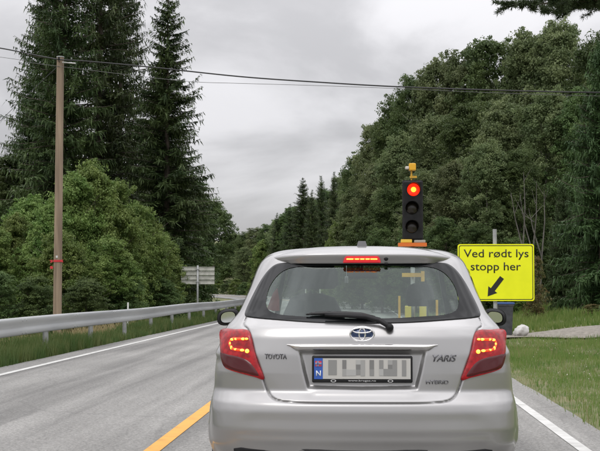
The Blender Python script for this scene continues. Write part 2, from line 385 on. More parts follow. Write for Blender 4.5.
# clover heads / small flowers in the right verge
fl = MB(); r_ = random.Random(3)
for k in range(150):
    y = r_.uniform(11, 32); x = r_.uniform(2.4, 7.5) * y / 30 + 1.2
    if x < 2.3: continue
    z = float(gz(x, y)) + r_.uniform(.08, .16); s_ = r_.uniform(.005, .010)
    fl.add([(x - s_, y, z), (x, y - s_, z), (x + s_, y, z), (x, y + s_, z), (x, y, z + s_), (x, y, z - s_)],
           [(0, 1, 4), (1, 2, 4), (2, 3, 4), (3, 0, 4), (1, 0, 5), (2, 1, 5), (3, 2, 5), (0, 3, 5)])
o = fl.build('clover_flowers', mat('clover_white', (.55, .52, .45), .8)); o['kind'] = 'stuff'; o['label'] = 'tiny white clover heads dotted through the right verge'; o['category'] = 'flowers'

# ------------------------------------------------------------------ trees
def quads(P, U, Vv, fold=None):
    """rhombus leaves: centre P, half axes U (long), V (wide)"""
    V4 = np.stack([P - U, P + Vv - U * .1, P + U, P - Vv - U * .1], 1).reshape(-1, 3)
    i = np.arange(len(P))[:, None] * 4
    return V4, i + np.array([0, 1, 2, 3])

def unit(a): return a / np.maximum(np.linalg.norm(a, axis=1, keepdims=True), 1e-6)

def trunk_mesh(name, h, r0, m, seed, limbs=6, top=.75, fork=0.25, spread=.28):
    r = random.Random(seed); b = MB()
    def wob(k): return Vector((math.sin(k * 1.3 + seed) * .05, math.cos(k * 1.7 + seed) * .05, 0)) * h * .2
    pts = [Vector((0, 0, -.4))] + [wob(k * 2.0) * (k / 6) + Vector((0, 0, h * top * k / 6)) for k in range(0, 7)]
    b.tube(pts, [r0 * 1.25] + [r0 * (1.1 - .9 * k / 6) for k in range(7)], 8)
    for i in range(limbs):
        k = fork + (top - fork) * i / max(1, limbs); z = h * k
        base = wob(k / top * 12) * (k / top) + Vector((0, 0, z)); a = r.uniform(0, 6.28) + i * 2.4; ln = h * spread * r.uniform(.7, 1.2)
        d = Vector((math.cos(a), math.sin(a), 0)); rr = r0 * (1 - k) * .55
        b.tube([base, base + d * ln * .35 + Vector((0, 0, ln * .2)), base + d * ln * .7 + Vector((0, 0, ln * .4)), base + d * ln + Vector((0, 0, ln * .6))], [rr, rr * .75, rr * .5, rr * .15], 6)
    me = bpy.data.meshes.new(name); me.from_pydata([tuple(v) for v in b.v], [], b.f); me.materials.append(m)
    me.polygons.foreach_set('use_smooth', [True] * len(me.polygons)); return me

def np_mesh(name, V, Fq, m):
    me = bpy.data.meshes.new(name); me.vertices.add(len(V)); me.vertices.foreach_set('co', V.astype(np.float32).ravel())
    n = len(Fq); me.loops.add(n * 4); me.loops.foreach_set('vertex_index', Fq.astype(np.int32).ravel())
    me.polygons.add(n); me.polygons.foreach_set('loop_start', np.arange(0, n * 4, 4, dtype=np.int32)); me.update(calc_edges=True)
    me.materials.append(m); return me

def broad_crown(name, m, seed, n_lump=70, leaf=.11, n_leaf=42000, low=.12, shape='round', droop=0, H=10.0, W=3.4):
    """crown of unit height 1 and unit half width 1 (scaled later is avoided: built at 10 m x 3.4 m)"""
    r = np.random.default_rng(seed)
    zc = r.uniform(low, 1, n_lump) ** .9
    prof = {'round': lambda t: np.sqrt(np.clip(1 - ((t - .52) / .5) ** 2, .02, 1)), 'cone': lambda t: np.clip(1.12 - t, .12, 1) ** .8,
            'bush': lambda t: np.sqrt(np.clip(1 - (t / 1.02) ** 2.2, .02, 1))}[shape]
    pr = prof(zc) * W; a = r.uniform(0, 2 * np.pi, n_lump); q = np.sqrt(r.uniform(.1, 1, n_lump))
    lc = np.stack([np.cos(a) * pr * q * .88, np.sin(a) * pr * q * .88, zc * H * .95], 1)
    lr = r.uniform(.55, 1.25, n_lump) * (.75 + .35 * (1 - zc))
    # leaves lie on the upper outer shells of twig clusters inside each lump
    n_tw = 16; tw = []
    for c, R_ in zip(lc, lr):
        d = unit(r.normal(0, 1, (n_tw, 3)) + np.array([0, 0, .35])); tw.append(c + d * R_ * r.uniform(.3, 1.4, (n_tw, 1)) * np.array([1, 1, .75]))
    tw = np.concatenate(tw); per = n_leaf // len(tw)
    P = np.repeat(tw, per, 0); n = len(P)
    tr = np.repeat(r.uniform(.16, .5, len(tw)), per)[:, None]
    off = unit(r.normal(0, 1, (n, 3))) * tr * r.uniform(.3, 1, (n, 1)) ** .6; off[:, 2] *= .62
    P = P + off
    nrm = unit(unit(off) * .8 + r.normal(0, .55, (n, 3)) + np.array([0, 0, .75]))
    u = unit(np.cross(nrm, r.normal(0, 1, (n, 3)))); v = np.cross(nrm, u); s = leaf * r.uniform(.6, 1.3, (n, 1))
    u[:, 2] -= droop; V4, Fq = quads(P, u * s * .62, v * s * .42)
    return np_mesh(name, V4, Fq, m)

def spruce_mesh(name, m, seed, H=24.0, W=3.6, gap=.32, dense=1.0, irregular=.25, tip=.0):
    """Norway spruce: whorls of drooping boughs hung with needle sprays. Returns crown mesh and trunk mesh"""
    r = np.random.default_rng(seed); P, U, Vv = [], [], []; tb = MB()
    tb.tube([(0, 0, -.4)] + [(0, 0, H * k / 8) for k in range(9)], [.3] + [.27 * (1 - k / 8) + .015 for k in range(9)], 8)
    z = H * .05
    while z < H * .992:
        t = z / H
        L0 = W * (1 - t) ** .78 * min(1, .55 + t * 2.2) + .12
        nb = int(r.integers(6, 9)) if t < .93 else 4
        a0 = r.uniform(0, 6.28)
        for k in range(nb):
            L_ = L0 * r.uniform(1 - irregular * 1.6, 1 + irregular); a = a0 + k * 6.28 / nb + r.normal(0, .25)
            rise = (-.12 + .7 * t + r.normal(0, .14)); sag = .32 * (1 - t) + .08
            d = np.array([math.cos(a), math.sin(a), 0]); side = np.array([-d[1], d[0], 0])
            z0 = z + r.normal(0, .28)
            if t < .85 and k % 2 == 0:
                tb.tube([Vector(d * L_ * q + np.array([0, 0, z0 + L_ * (rise * q - sag * q * q + .16 * q ** 4)])) for q in (0, .4, .8, 1)], [.035, .025, .014, .006], 4, False)
            ns = max(3, int(L_ / .095 * dense)); q = np.linspace(.12, 1, ns) + r.normal(0, .02, ns)
            c = d[None] * (L_ * q)[:, None]; c[:, 2] = z0 + L_ * (rise * q - sag * q ** 2 + .16 * q ** 4)
            for sgn in (-1, 1):
                ln = (.14 + .24 * L_ / 3) * np.sin(np.clip(q, 0, 1) * 2.6 + .35).clip(.25) * r.uniform(.6, 1.3, ns)
                fw = r.uniform(.3, .8, ns)[:, None]
                dirv = unit(side[None] * sgn + d[None] * fw + np.array([0, 0, 1]) * r.normal(-.28, .22, ns)[:, None])
                for j, (o1, sc) in enumerate(((.5, 1), (1.15, .7))):
                    P.append(c + dirv * (ln * o1)[:, None] + np.array([0, 0, -.08]) * ln[:, None] * (j + 1)); U.append(dirv * (ln * .58 * sc)[:, None])
                    wv = unit(np.cross(dirv, np.array([0, 0, 1.0])[None] + r.normal(0, .35, (ns, 3)))); Vv.append(wv * (.034 + .024 * r.random(ns))[:, None])
            # hanging curtains below the bough
            dn = unit(np.array([0, 0, -1.0])[None] + d[None] * .25 + r.normal(0, .25, (ns, 3))); hl = r.uniform(.10, .42, ns) * (1 - .5 * t)
            P.append(c + dn * hl[:, None]); U.append(dn * hl[:, None]); Vv.append(unit(np.cross(dn, r.normal(0, 1, (ns, 3)))) * .032)
        z += gap * r.uniform(.7, 1.3) * (1 - .45 * t)
    V4, Fq = quads(np.concatenate(P), np.concatenate(U), np.concatenate(Vv))
    cm = np_mesh(name, V4, Fq, m)
    tm = bpy.data.meshes.new('trunk'); tm.from_pydata([tuple(v) for v in tb.v], [], tb.f); tm.materials.append(M['bark'])
    return cm, tm

LIB = {
    'maple': [(broad_crown('crown', M['leaf_maple'], 21 + i, 95, .125, 60000, .02, 'bush'), trunk_mesh('trunk', 10, .16, M['bark'], 31 + i)) for i in range(3)],
    'dark': [(broad_crown('crown', M['leaf_dark'], 41 + i, 100, .13, 56000, .05, 'bush'), trunk_mesh('trunk', 10, .18, M['bark'], 51 + i)) for i in range(2)],
    'olive': [(broad_crown('crown', M['leaf_olive'], 61 + i, 110, .125, 70000, .12, 'round'), trunk_mesh('trunk', 10, .13, M['bark_pale'], 71 + i, 9)) for i in range(4)],
    'olive_tall': [(broad_crown('crown', M['leaf_olive'], 161 + i, 190, .125, 100000, .10, 'round', H=16.0, W=3.4), trunk_mesh('trunk', 16, .16, M['bark_pale'], 171 + i, 9, spread=.18)) for i in range(3)],
    'dark_tall': [(broad_crown('crown', M['leaf_dark'], 141 + i, 190, .125, 100000, .06, 'round', H=16.0, W=3.4), trunk_mesh('trunk', 16, .18, M['bark'], 151 + i, spread=.18)) for i in range(3)],
    'brown': [(broad_crown('crown', M['leaf_brown'], 81, 60, .2, 14000, .02, 'bush'), trunk_mesh('trunk', 10, .12, M['bark'], 91))],
    'spruce': [spruce_mesh('crown', M['needle'], 101 + i, irregular=.22 + .1 * i) for i in range(2)],
    'spruce_thin': [spruce_mesh('crown', M['needle'], 111, W=3.4, gap=.36, dense=1.3, irregular=.30)],
    'spruce_green': [spruce_mesh('crown', M['needle_green'], 121, H=14, W=3.4, gap=.26, dense=1.25, irregular=.16)],
}
BASE = {'maple': (10, 3.4), 'dark': (10, 3.4), 'olive': (10, 3.4), 'olive_tall': (16, 3.4), 'dark_tall': (16, 3.4), 'brown': (10, 3.4), 'spruce': (24, 3.6), 'spruce_thin': (24, 3.4), 'spruce_green': (14, 3.4)}
cnt = {}
def tree(kind, name, label, px, top, Y, half_px, group=None, base=None):
    p = at(px, top, Y); z0 = float(gz(p.x, Y)) - .05 if base is None else base; H = p.z - z0; W = half_px * Y / F
    if kind in ('olive', 'dark') and H / W > 3.8: kind += '_tall'
    k = cnt.get(kind, 0); cnt[kind] = k + 1
    cm, tm = LIB[kind][k % len(LIB[kind])]; bh, bw = BASE[kind]
    e = thing(name, label, 'tree' if name != 'bush' else 'bush', (p.x, Y, z0), random.uniform(0, 6.28), group)
    for nm, me in (('trunk', tm), ('crown', cm)):
        o = bpy.data.objects.new(nm, me); C.objects.link(o); o.parent = e; o.scale = (W / bw, W / bw, H / bh)
    return e

# left side: spruces
GL = 'tall spruces on the left'; GR = 'broadleaf trees on the right'; GM = 'maple bushes behind the guardrail'
tree('spruce', 'spruce_tree', 'tall dense dark spruce directly behind the wooden utility pole', 66, -120, 60, 66, GL)
tree('spruce', 'spruce_tree', 'tall dense spruce just right of the utility pole, its top out of frame', 102, -170, 64, 66, GL)
tree('spruce_thin', 'spruce_tree', 'open ragged spruce with gaps of sky, rightmost of the tall spruces on the left', 168, -14, 62, 60, GL)
tree('spruce', 'spruce_tree', 'dark spruce behind and between the two tallest left spruces', 122, -130, 70, 50, GL)
tree('spruce', 'spruce_tree', 'spruce with wide lower boughs at the left edge of the spruce clump', 48, -60, 70, 60, GL)
tree('spruce', 'spruce_tree', 'shorter dense spruce filling in behind the open ragged spruce', 158, 62, 74, 66, GL)
tree('spruce', 'spruce_tree', 'slender dark spruce showing left of the utility pole above the bushes', 30, 70, 66, 44, GL)
# left side: dark broadleaves further along the road
GD = 'dark broadleaf trees on the left'
for px, top, Y, hw, lab in ((190, 172, 78, 30, 'dark rounded broadleaf tree right of the open spruce, above the slatted board'),
                            (214, 200, 205, 28, 'dark broadleaf tree leaning towards the road gap, rightmost on the left side'),
                            (160, 150, 72, 42, 'dark broadleaf tree under the open ragged spruce'),
                            (12, 150, 66, 42, 'dark broadleaf tree at the left edge of the picture'),
                            (-22, 175, 60, 46, 'dark broadleaf tree cut off by the left edge of the picture'),
                            (231, 236, 215, 14, 'small dark tree at the far end of the left treeline')):
    tree('dark', 'broadleaf_tree', lab, px, top, Y, hw, GD)
tree('dark', 'broadleaf_tree', 'dark leafy tree filling the gap behind the slatted board', 186, 232, 70, 34, GD)
for px, top, Y, hw, lab in ((92, 163, 50, 44, 'light green maple bush right of the utility pole, tallest of the maples'),
                            (30, 196, 52, 40, 'light green maple bush left of the utility pole'),
                            (137, 204, 53, 34, 'light green maple bush between the pole and the slatted board'),
                            (-8, 228, 48, 36, 'light green maple bush cut off by the left picture edge'),
                            (62, 230, 46, 38, 'light green maple bush low behind the foot of the utility pole'),
                            (110, 238, 47, 36, 'light green maple bush low behind the guardrail right of the pole'),
                            (164, 240, 58, 28, 'light green maple bush just left of the slatted board'),
                            (72, 174, 49, 42, 'bright maple bush crowding behind the utility pole'), (116, 183, 51, 38, 'bright maple bush second right of the utility pole'), (150, 220, 54, 32, 'soft green maple bush third right of the utility pole'),
                            (14, 214, 50, 34, 'soft green maple bush near the left picture edge'), (180, 256, 62, 18, 'small maple bush reaching up to the slatted board'), (48, 206, 48, 34, 'broad maple bush immediately left of the utility pole')):
    tree('maple', 'maple_bush', lab, px, top, Y, hw, GM)
GU = 'low dark bushes behind the guardrail'
for px, top, Y, hw, lab in ((-10, 268, 42, 34, 'low dark bush behind the guardrail at the left picture edge'),
                            (38, 275, 43, 30, 'low dark bush behind the guardrail just left of the utility pole'),
                            (86, 278, 44, 30, 'low dark bush behind the guardrail right of the utility pole'),
                            (126, 277, 47, 26, 'low dark bush behind the guardrail, second right of the utility pole'),
                            (160, 278, 53, 24, 'low dark bush behind the guardrail left of the slatted board'),
                            (186, 281, 66, 16, 'low dark bush directly behind the slatted board post'),
                            (201, 284, 70, 9, 'low dark bush right of the slatted board')):
    tree('dark', 'bush', lab, px, top, Y, hw, GU)

# far middle, down the road
GF = 'far trees beyond the bend'
far = [(200, 262, 225, 16, 'dark'), (216, 266, 228, 16, 'olive'), (232, 262, 220, 16, 'dark'), (248, 262, 205, 16, 'olive'), (264, 262, 192, 16, 'dark'), (208, 280, 212, 10, 'dark'), (224, 281, 208, 10, 'dark'), (240, 281, 200, 10, 'dark'), (292, 205, 150, 18, 'dark'), (310, 196, 140, 18, 'olive'), (328, 186, 128, 20, 'dark'), (344, 172, 120, 22, 'olive'), (236, 233, 205, 15, 'olive'), (246, 231, 190, 14, 'dark'), (256, 226, 180, 15, 'olive'), (268, 223, 170, 15, 'dark'), (279, 217, 160, 16, 'olive'),
       (262, 240, 150, 16, 'maple'), (284, 232, 140, 18, 'olive'), (304, 222, 125, 20, 'maple'), (322, 214, 115, 20, 'olive'), (244, 246, 160, 12, 'olive'), (228, 240, 215, 12, 'dark'), (218, 243, 220, 12, 'olive')]
FL = ['dark', 'olive', 'dark green', 'dull olive', 'deep green', 'low dark', 'low shrubby', 'low dense', 'dark green', 'olive toned', 'deep green', 'broad olive', 'pale', 'dark', 'olive', 'dense', 'round', 'light green', 'broad', 'fresh green', 'tall olive', 'small', 'tiny dark', 'tiny olive']
WH = ['behind the post of the slatted board, beyond the bend', 'just right of the slatted board, beyond the bend', 'above the far bend of the road', 'behind the left roof corner of the car', 'behind the left half of the car roof', 'nearest the slatted board at the far bend', 'in the middle of the far bend edge', 'at the right of the far bend by the car pillar', 'behind the slender far spruce', 'behind the tallest far spruce', 'filling in behind the rightmost far spruce', 'where the far trees meet the right wood', 'third from the left of the far treeline', 'fourth from the left of the far treeline', 'above the left car roof corner', 'right of the olive one over the roof corner', 'just left of the far dark spruces',
      'low above the left end of the car roof', 'low below the far dark spruces', 'in front of the far dark spruces', 'above the third brake light', 'low at the road bend', 'left of the sky notch bottom', 'leftmost at the bottom of the sky notch']
for (px, top, Y, hw, kd), a, b_ in zip(far, FL, WH):
    while at(px, 290, Y).x - float(curve_x(Y)) < 5: Y += 5
    tree(kd, 'broadleaf_tree', f'{a} far tree {b_}', px, top, Y, hw, GF)
for n_, (px, top) in enumerate(((200, 281), (209, 283), (218, 280), (227, 283), (236, 279), (245, 282), (254, 278), (264, 280))):
    Y = 150
    while at(px, 290, Y).x - float(curve_x(Y)) < 3.6: Y += 2
    tree('dark' if n_ % 2 else 'maple', 'bush', f'low scrub bush on the outside of the far bend, {["leftmost", "second from the left", "third from the left", "fourth from the left", "fifth from the left", "sixth from the left", "seventh from the left", "rightmost"][n_]}', px, top, Y, 8.5, 'scrub along the far bend')
GS = 'far dark spruces beside the road'
for px, top, Y, hw, kd, lab in ((303, 178, 128, 24, 'spruce_thin', 'far dark spruce with an open crown, tallest of the far spruces'), (290, 204, 132, 18, 'spruce', 'slender far spruce on the left of the far spruce group'),
                                (321, 176, 122, 20, 'spruce', 'far spruce third from the left, against the broadleaf wood'), (312, 190, 118, 18, 'spruce', 'far spruce in the middle of the far group'),
                                (334, 172, 112, 18, 'spruce', 'rightmost far spruce, merging with the broadleaf wood'), (277, 213, 150, 14, 'spruce', 'smallest far spruce, leftmost of the group')):
    tree(kd, 'spruce_tree', lab, px, top, Y, hw, GS)

# right side wood
right = [(363, 146, 104, 28, 'dark'), (377, 118, 98, 30, 'olive'), (395, 92, 92, 30, 'dark'), (414, 72, 88, 33, 'dark'), (438, 54, 86, 36, 'olive'), (464, 41, 84, 38, 'olive'),
         (492, 29, 82, 44, 'dark'), (528, 26, 80, 44, 'olive'), (562, 14, 78, 44, 'olive'), (598, 30, 74, 44, 'dark'), (640, 20, 70, 44, 'olive'),
         (357, 186, 92, 26, 'olive'), (380, 160, 86, 30, 'olive'), (403, 130, 80, 34, 'olive'), (436, 112, 74, 38, 'olive'), (470, 98, 70, 40, 'dark'), (505, 96, 68, 40, 'olive'), (545, 84, 66, 42, 'olive'), (588, 80, 64, 40, 'dark'),
         (362, 214, 78, 26, 'dark'), (392, 184, 74, 28, 'dark'), (424, 168, 68, 30, 'olive'), (455, 158, 64, 32, 'olive'), (486, 138, 62, 34, 'olive'), (520, 146, 62, 30, 'dark'), (338, 222, 92, 18, 'maple'),
         (382, 226, 66, 24, 'dark'), (415, 220, 62, 26, 'dark'), (446, 214, 60, 26, 'dark'), (478, 222, 60, 24, 'dark'), (512, 236, 60, 24, 'dark'), (548, 220, 62, 26, 'dark'), (352, 238, 80, 20, 'dark')]
adj = {'dark': 'dark green', 'olive': 'olive green', 'maple': 'light green'}
ORD = ['leftmost', 'second from the left', 'third from the left', 'fourth from the left', 'fifth from the left', 'sixth from the left', 'seventh from the left', 'eighth from the left', 'ninth from the left', 'tenth from the left', 'eleventh from the left']
for a0, a1, rn in ((0, 11, 'on the skyline of the right wood'), (11, 19, 'in the right wood just below the skyline'), (19, 26, 'in the third tier of the right wood'), (26, 33, 'low at the foot of the right wood')):
    idx = sorted(range(a0, a1), key=lambda i: right[i][0])
    for n_, i in enumerate(idx):
        px, top, Y, hw, kd = right[i]
        tree(kd, 'broadleaf_tree', f'{adj[kd]} tree, {ORD[n_]} {rn}', px, top, Y, hw, GR)
tree('spruce_green', 'spruce_tree', 'full green spruce with boughs to the ground right of the yellow sign', 600, 40, 50, 54)
tree('spruce_green', 'spruce_tree', 'young green spruce beside the larger one, nearest the yellow sign', 563, 178, 54, 24)
tree('brown', 'bush', 'browning bush between the yellow sign and the green spruce', 536, 256, 47, 13)
tree('brown', 'bush', 'low brown scrub at the foot of the large green spruce', 592, 304, 45, 14)
tree('maple', 'bush', 'low green shrub behind the wheelie bin', 518, 292, 56, 16)
# bare pale trunks in front of the dark wood
GT = 'thin bare trees above the sign'
def bare(px, base_px, top, Y, seed, lab):
    p0 = at(base_px, 300, Y); z0 = float(gz(p0.x, Y)); r = random.Random(seed); b = MB()
    e = thing('bare_tree', lab, 'tree', (p0.x, Y, z0), 0, GT); T = at(px, top, Y); H = T.z - z0; dx = T.x - p0.x
    fk = .45; f = Vector((dx * .35, 0, H * fk))
    b.tube([(0, 0, -.3), (dx * .1, .05, H * .2), f], [.055, .045, .037], 7)
    for sg, ln in ((1, 1), (-1, .85)):
        e1 = Vector((dx * (.35 + .65 * sg if sg > 0 else .35) - (0 if sg > 0 else .55), r.uniform(-.3, .3), H * ln)); mid = (f + e1) / 2 + Vector((.08 * sg, 0, .1))
        b.tube([f, mid, e1], [.034, .024, .009], 6)
        for q in range(2):
            t = r.uniform(.4, .95); s = f.lerp(e1, t); d = Vector((r.uniform(-.6, .6), r.uniform(-.4, .4), r.uniform(.3, .9)))
            b.tube([s, s + d * .6, s + d], [.014, .009, .004], 4)
    smooth_angle(b.build('trunk', M['bark_dull'], e))
bare(523, 523, 172, 57, 1, 'thin pale forked trunk above the middle of the yellow sign')
bare(545, 540, 190, 56, 2, 'thin pale leaning trunk just right of the yellow sign top corner')
bare(536, 531, 182, 58, 3, 'thin pale straight trunk above the right edge of the yellow sign')

# pine outside the right edge whose bough hangs into the picture
pt = at(664, 120, 33); zb = float(gz(pt.x, 33)); pine = thing('pine_tree', 'pine whose dark bough hangs into the top right corner', 'tree', (pt.x, 33, zb))
tb = MB(); tb.tube([(0, 0, -.4), (0.1, 0, 4), (.05, .1, 8), (0, 0, 12.5)], [.24, .2, .15, .04], 9)
r = np.random.default_rng(5); P, U, Vv = [], [], []
def bough(a, z, ln, rise):
    d = np.array([math.cos(a), math.sin(a), rise]); d /= np.linalg.norm(d); s = np.array([0, 0, z])
    tb.tube([Vector(s), Vector(s + d * ln * .5 + [0, 0, -.1]), Vector(s + d * ln)], [.06, .04, .012], 6)
    for q in np.arange(.25, 1.03, .06):
        c = s + d * ln * q
        for k in range(3):
            e = d * .6 + r.normal(0, .6, 3) * [1, 1, .45]; e /= np.linalg.norm(e); l2 = r.uniform(.25, .75) * (1.15 - q * .6)
            tb.tube([Vector(c), Vector(c + e * l2)], [.012, .005], 4, False)
            for m_ in range(6):
                cc = c + e * l2 * (.3 + .14 * m_)
                n = 22; dv = unit(r.normal(0, 1, (n, 3)) + e * .9 + [0, 0, .2]); P.append(cc + dv * .07); U.append(dv * .08); Vv.append(unit(np.cross(dv, r.normal(0, 1, (n, 3)))) * .009)
for k in range(34):
    bough(k * 2.4, 9.4 + k * .1, 3.0 - k * .06, .25 + .01 * k)
tip = at(512, -1, 33); s0 = at(664, -22, 33); 
dx_, dz_ = tip.x - pt.x, tip.z - zb
for z_, e_, ln in ((9.0, 0, 1), (9.2, .25, .8), (8.95, -.25, .72), (9.1, .1, .6)):
    L_ = (pt.x - tip.x) * ln; bough(math.pi + e_, z_ - 0, L_, (at(512, 5, 33).z - zb - z_) / L_)
V4, Fq = quads(np.concatenate(P), np.concatenate(U), np.concatenate(Vv)); cm = np_mesh('crown', V4, Fq, M['needle_pine'])
o = bpy.data.objects.new('crown', cm); C.objects.link(o); o.parent = pine; tb.build('trunk', M['bark'], pine, True)

# ------------------------------------------------------------------ guardrail
RU = -5.98
rail = thing('guardrail', 'galvanised steel guardrail along the left road edge', 'guardrail', (RU, 10, 0))
prof = [(0.03, .745), (.0, .75), (-.03, .742), (-.042, .71), (-.04, .675), (-.012, .64), (.0, .60), (-.012, .56), (-.04, .525), (-.042, .49), (-.03, .455), (0, .445), (.03, .45)]
prof = [(-a, b) for a, b in prof]          # bulges face the road (+x)
yy = np.concatenate([np.arange(4, 72, 2.0), np.arange(72, 84, 1.0)]); cx = curve_x(yy)
yy = np.sort(np.concatenate([yy, np.arange(5.62, 82, 4.0), np.arange(5.64, 82, 4.0)])); cx = curve_x(yy)
V = np.array([[cx[i] + a + .007 * (((yy[i] - 5.63) / 4.0) % 1.0), yy[i] - 10, b + .012 * math.sin(yy[i] * .33)] for i in range(len(yy)) for a, b in prof]); k = len(prof)
I = (np.arange(len(yy) - 1)[:, None] * k + np.arange(k - 1)[None]).ravel()
o = mesh('rail_beam', V, np.stack([I, I + k, I + k + 1, I + 1], 1), M['galv'], rail, True)
md = o.modifiers.new('s', 'SOLIDIFY'); md.thickness = .005
sp = MB(); sp.lathe([(.02, 0), (.02, .014), (.01, .02)], (0, 0, 0), 'x', 8); bolt0 = None
for y in np.arange(5.8, 82, 4.0):        # lapped joints with bolts
    x = float(curve_x(y))
    for b_ in (.71, .49):
        for d_ in (-.12, .12):
            if bolt0 is None: bolt0 = c = sp.build('bolt', M['galv_post'], rail)
            else: c = bolt0.copy(); C.objects.link(c); c.parent = rail
            c.location = (x + .036, y - 10 + d_, b_)
pm = MB()
pm.prism([(-.05, 0), (.05, 0), (.05, .006), (-.05, .006)], 0, .001)
post_me = MB()
for lo, hi in (((-.075, -.035, -.3), (-.07, .035, .68)), ((.012, -.035, -.3), (.017, .035, .68)), ((-.07, -.003, -.3), (.012, .003, .68))): post_me.box(lo, hi)
post_me.box((.017, -.05, .52), (-.0 + .04, .05, .64))
first = None
for y in np.arange(7.8, 82, 4.0):
    x = float(curve_x(y))
    if first is None:
        first = post_me.build('rail_post', M['galv_post'], rail, loc=(x - .06, y - 10, 0)); continue
    c = first.copy(); C.objects.link(c); c.parent = rail; c.location = (x - .06, y - 10, 0)

# thin white marker stake behind the rail
p = at(128, 312, 38); mk = MB(); mk.box((-.02, -.02, -.3), (.02, .02, 1.42)); 
o = mk.build('marker_stake', mat('white_plastic', (.7, .7, .68), .5), loc=(at(128, 306, 36).x, 36, -.55)); o['label'] = 'thin pale marker stake standing behind the guardrail'; o['category'] = 'stake'

# ------------------------------------------------------------------ utility pole and wires
PY = 40
p0 = at(57.3, 312, PY); p1 = at(60.3, 57, PY); zb = float(gz(p0.x, PY))
pole = thing('utility_pole', 'weathered brown wooden utility pole behind the guardrail', 'pole', (p0.x, PY, zb))
b = MB(); n = 14; lean = (p1.x - p0.x) / (p1.z - p0.z)
b.tube([(lean * z, 0, z) for z in np.linspace(-.5, p1.z - zb, 8)], np.linspace(.145, .118, 8), n); smooth_angle(b.build('shaft', M['pole_wood'], pole))
redm = mat('red_tape', (.55, .03, .04), .5)
zt = at(58, 261, PY).z - zb; b = MB(); b.lathe([(.152, -.035), (.152, .035)], (lean * zt, 0, zt), 'z', 16, False)
b.prism([(-.15, -.04), (-.24, -.06), (-.2, -.01), (-.26, .03), (-.15, .03)], -.10, -.105); v = b.v
b.v = v[:32] + [(x + lean * zt, y, z + zt) for x, y, z in v[32:]]; b.prism([(lean * zt + .1, zt - .03), (lean * zt + .21, zt - .045), (lean * zt + .17, zt), (lean * zt + .2, zt + .04), (lean * zt + .1, zt + .03)], -.11, -.105)
b.build('ribbon', redm, pole)
zt2 = zt - .2; b = MB(); b.prism([(-.22, zt2 - .05), (-.13, zt2 - .06), (-.12, zt2 + .02), (-.21, zt2 + .04)], -.13, -.125); b.build('ribbon', redm, pole)
b = MB(); b.prism([(-.03, zt + .1), (.03, zt + .1), (.03, zt + .17), (-.03, zt + .17)], -.137, -.14); b.build('tag_plate', mat('tag_white', (.6, .6, .6), .5), pole)
topz = p1.z - zb; lx = lean * topz
b = MB(); b.lathe([(.125, -.02), (.132, .0), (.12, .015)], (lx, 0, topz), 'z', 14); b.build('cap', M['galv_post'], pole)
b = MB(); b.tube([(lx, -.12, topz - .18), (lx, -.2, topz - .18), (lx, -.2, topz - .1)], .012, 6)
b.lathe([(.02, 0), (.035, .02), (.03, .05), (.035, .07), (.015, .1)], (lx, -.2, topz - .12), 'z', 12); b.build('insulator', M['black_plastic'], pole)
b = MB(); b.tube([(lx + .1, -.14, topz - .2), (lx + .55, -.2, topz - .25)], .022, 8); b.build('cable_clamp', mat('pale_clamp', (.5, .5, .5), .5), pole)

wm = mat('wire_black', (.02, .02, .022), .6)
def wire(name, pts, rad, label, m=wm):
    P_ = [at(*q) for q in pts]; out = []
    for i in range(len(P_) - 1):
        a, b_, c_, d_ = P_[max(i - 1, 0)], P_[i], P_[i + 1], P_[min(i + 2, len(P_) - 1)]
        for s in np.linspace(0, 1, 9)[:-1]:
            out.append(.5 * ((2 * b_) + (c_ - a) * s + (2 * a - 5 * b_ + 4 * c_ - d_) * s * s + (3 * b_ - a - 3 * c_ + d_) * s ** 3))
    out.append(P_[-1]); bb = MB(); bb.tube(out, rad, 6); o = bb.build(name, m, None, True); o['label'] = label; o['category'] = 'cable'; o['group'] = 'overhead cables'
    return o
wire('overhead_cable', [(-190, 26, 44), (-60, 39, 42.5), (0, 48, 41.3), (30, 54, 40.6), (60, 59.5, PY - .2), (84, 61, 39.9), (150, 67, 39.5), (240, 76.5, 39), (320, 82.2, 38.6), (395, 86.5, 38.2), (490, 90, 37.6), (600, 92.5, 37), (760, 93, 36)], .021, 'thick black overhead cable fixed to the top of the wooden pole')
wire('overhead_cable', [(-190, 34, 44), (0, 57, 41.3), (30, 62.5, 40.6), (61, 66.5, PY - .16), (130, 75, 39.6), (190, 81.5, 39.3), (240, 83.3, 39), (320, 85.6, 38.6), (395, 88.4, 38.2), (490, 92.6, 37.6), (600, 96, 37), (760, 99, 36)], .007, 'thin grey wire running just below the thick black cable', mat('wire_grey', (.12, .12, .12), .6))
wire('overhead_cable', [(-60, 180, 52), (0, 121, 55), (24, 98, 56.2), (60, 64, 58)], .012, 'thin wire slanting down to the left picture edge from the spruces')

# ------------------------------------------------------------------ slatted board seen from behind
BY = 58; bx = at(197.5, 300, BY); zb = float(gz(bx.x, BY))
sg = thing('road_board', 'pale slatted back of a road sign board on a single post', 'road sign', (bx.x, BY, zb), R(10))
k = BY / F; b = MB(); z0, z1 = at(197, 284.5, BY).z - zb, at(197, 266.5, BY).z - zb
pale = noisy(mat('aluminium_back', (.5, .5, .46), .6, .2), (.38, .385, .34), (.55, .55, .5), 4)
for i in range(4):
    a0 = z0 + (z1 - z0) * i / 4 + .015; a1 = z0 + (z1 - z0) * (i + 1) / 4 - .015
    q = MB(); q.box((-16.5 * k, .0, a0), (17 * k, .03, a1)); q.box((-16.5 * k, -.02, a0), (17 * k, 0, a0 + .02)); q.box((-16.5 * k, -.02, a1 - .02), (17 * k, 0, a1)); q.build('slat', pale, sg)
q = MB(); q.tube([(0, -.06, -.3), (0, -.06, z1 + .05)], .045, 12); q.build('post', M['galv_post'], sg, True)
q = MB()
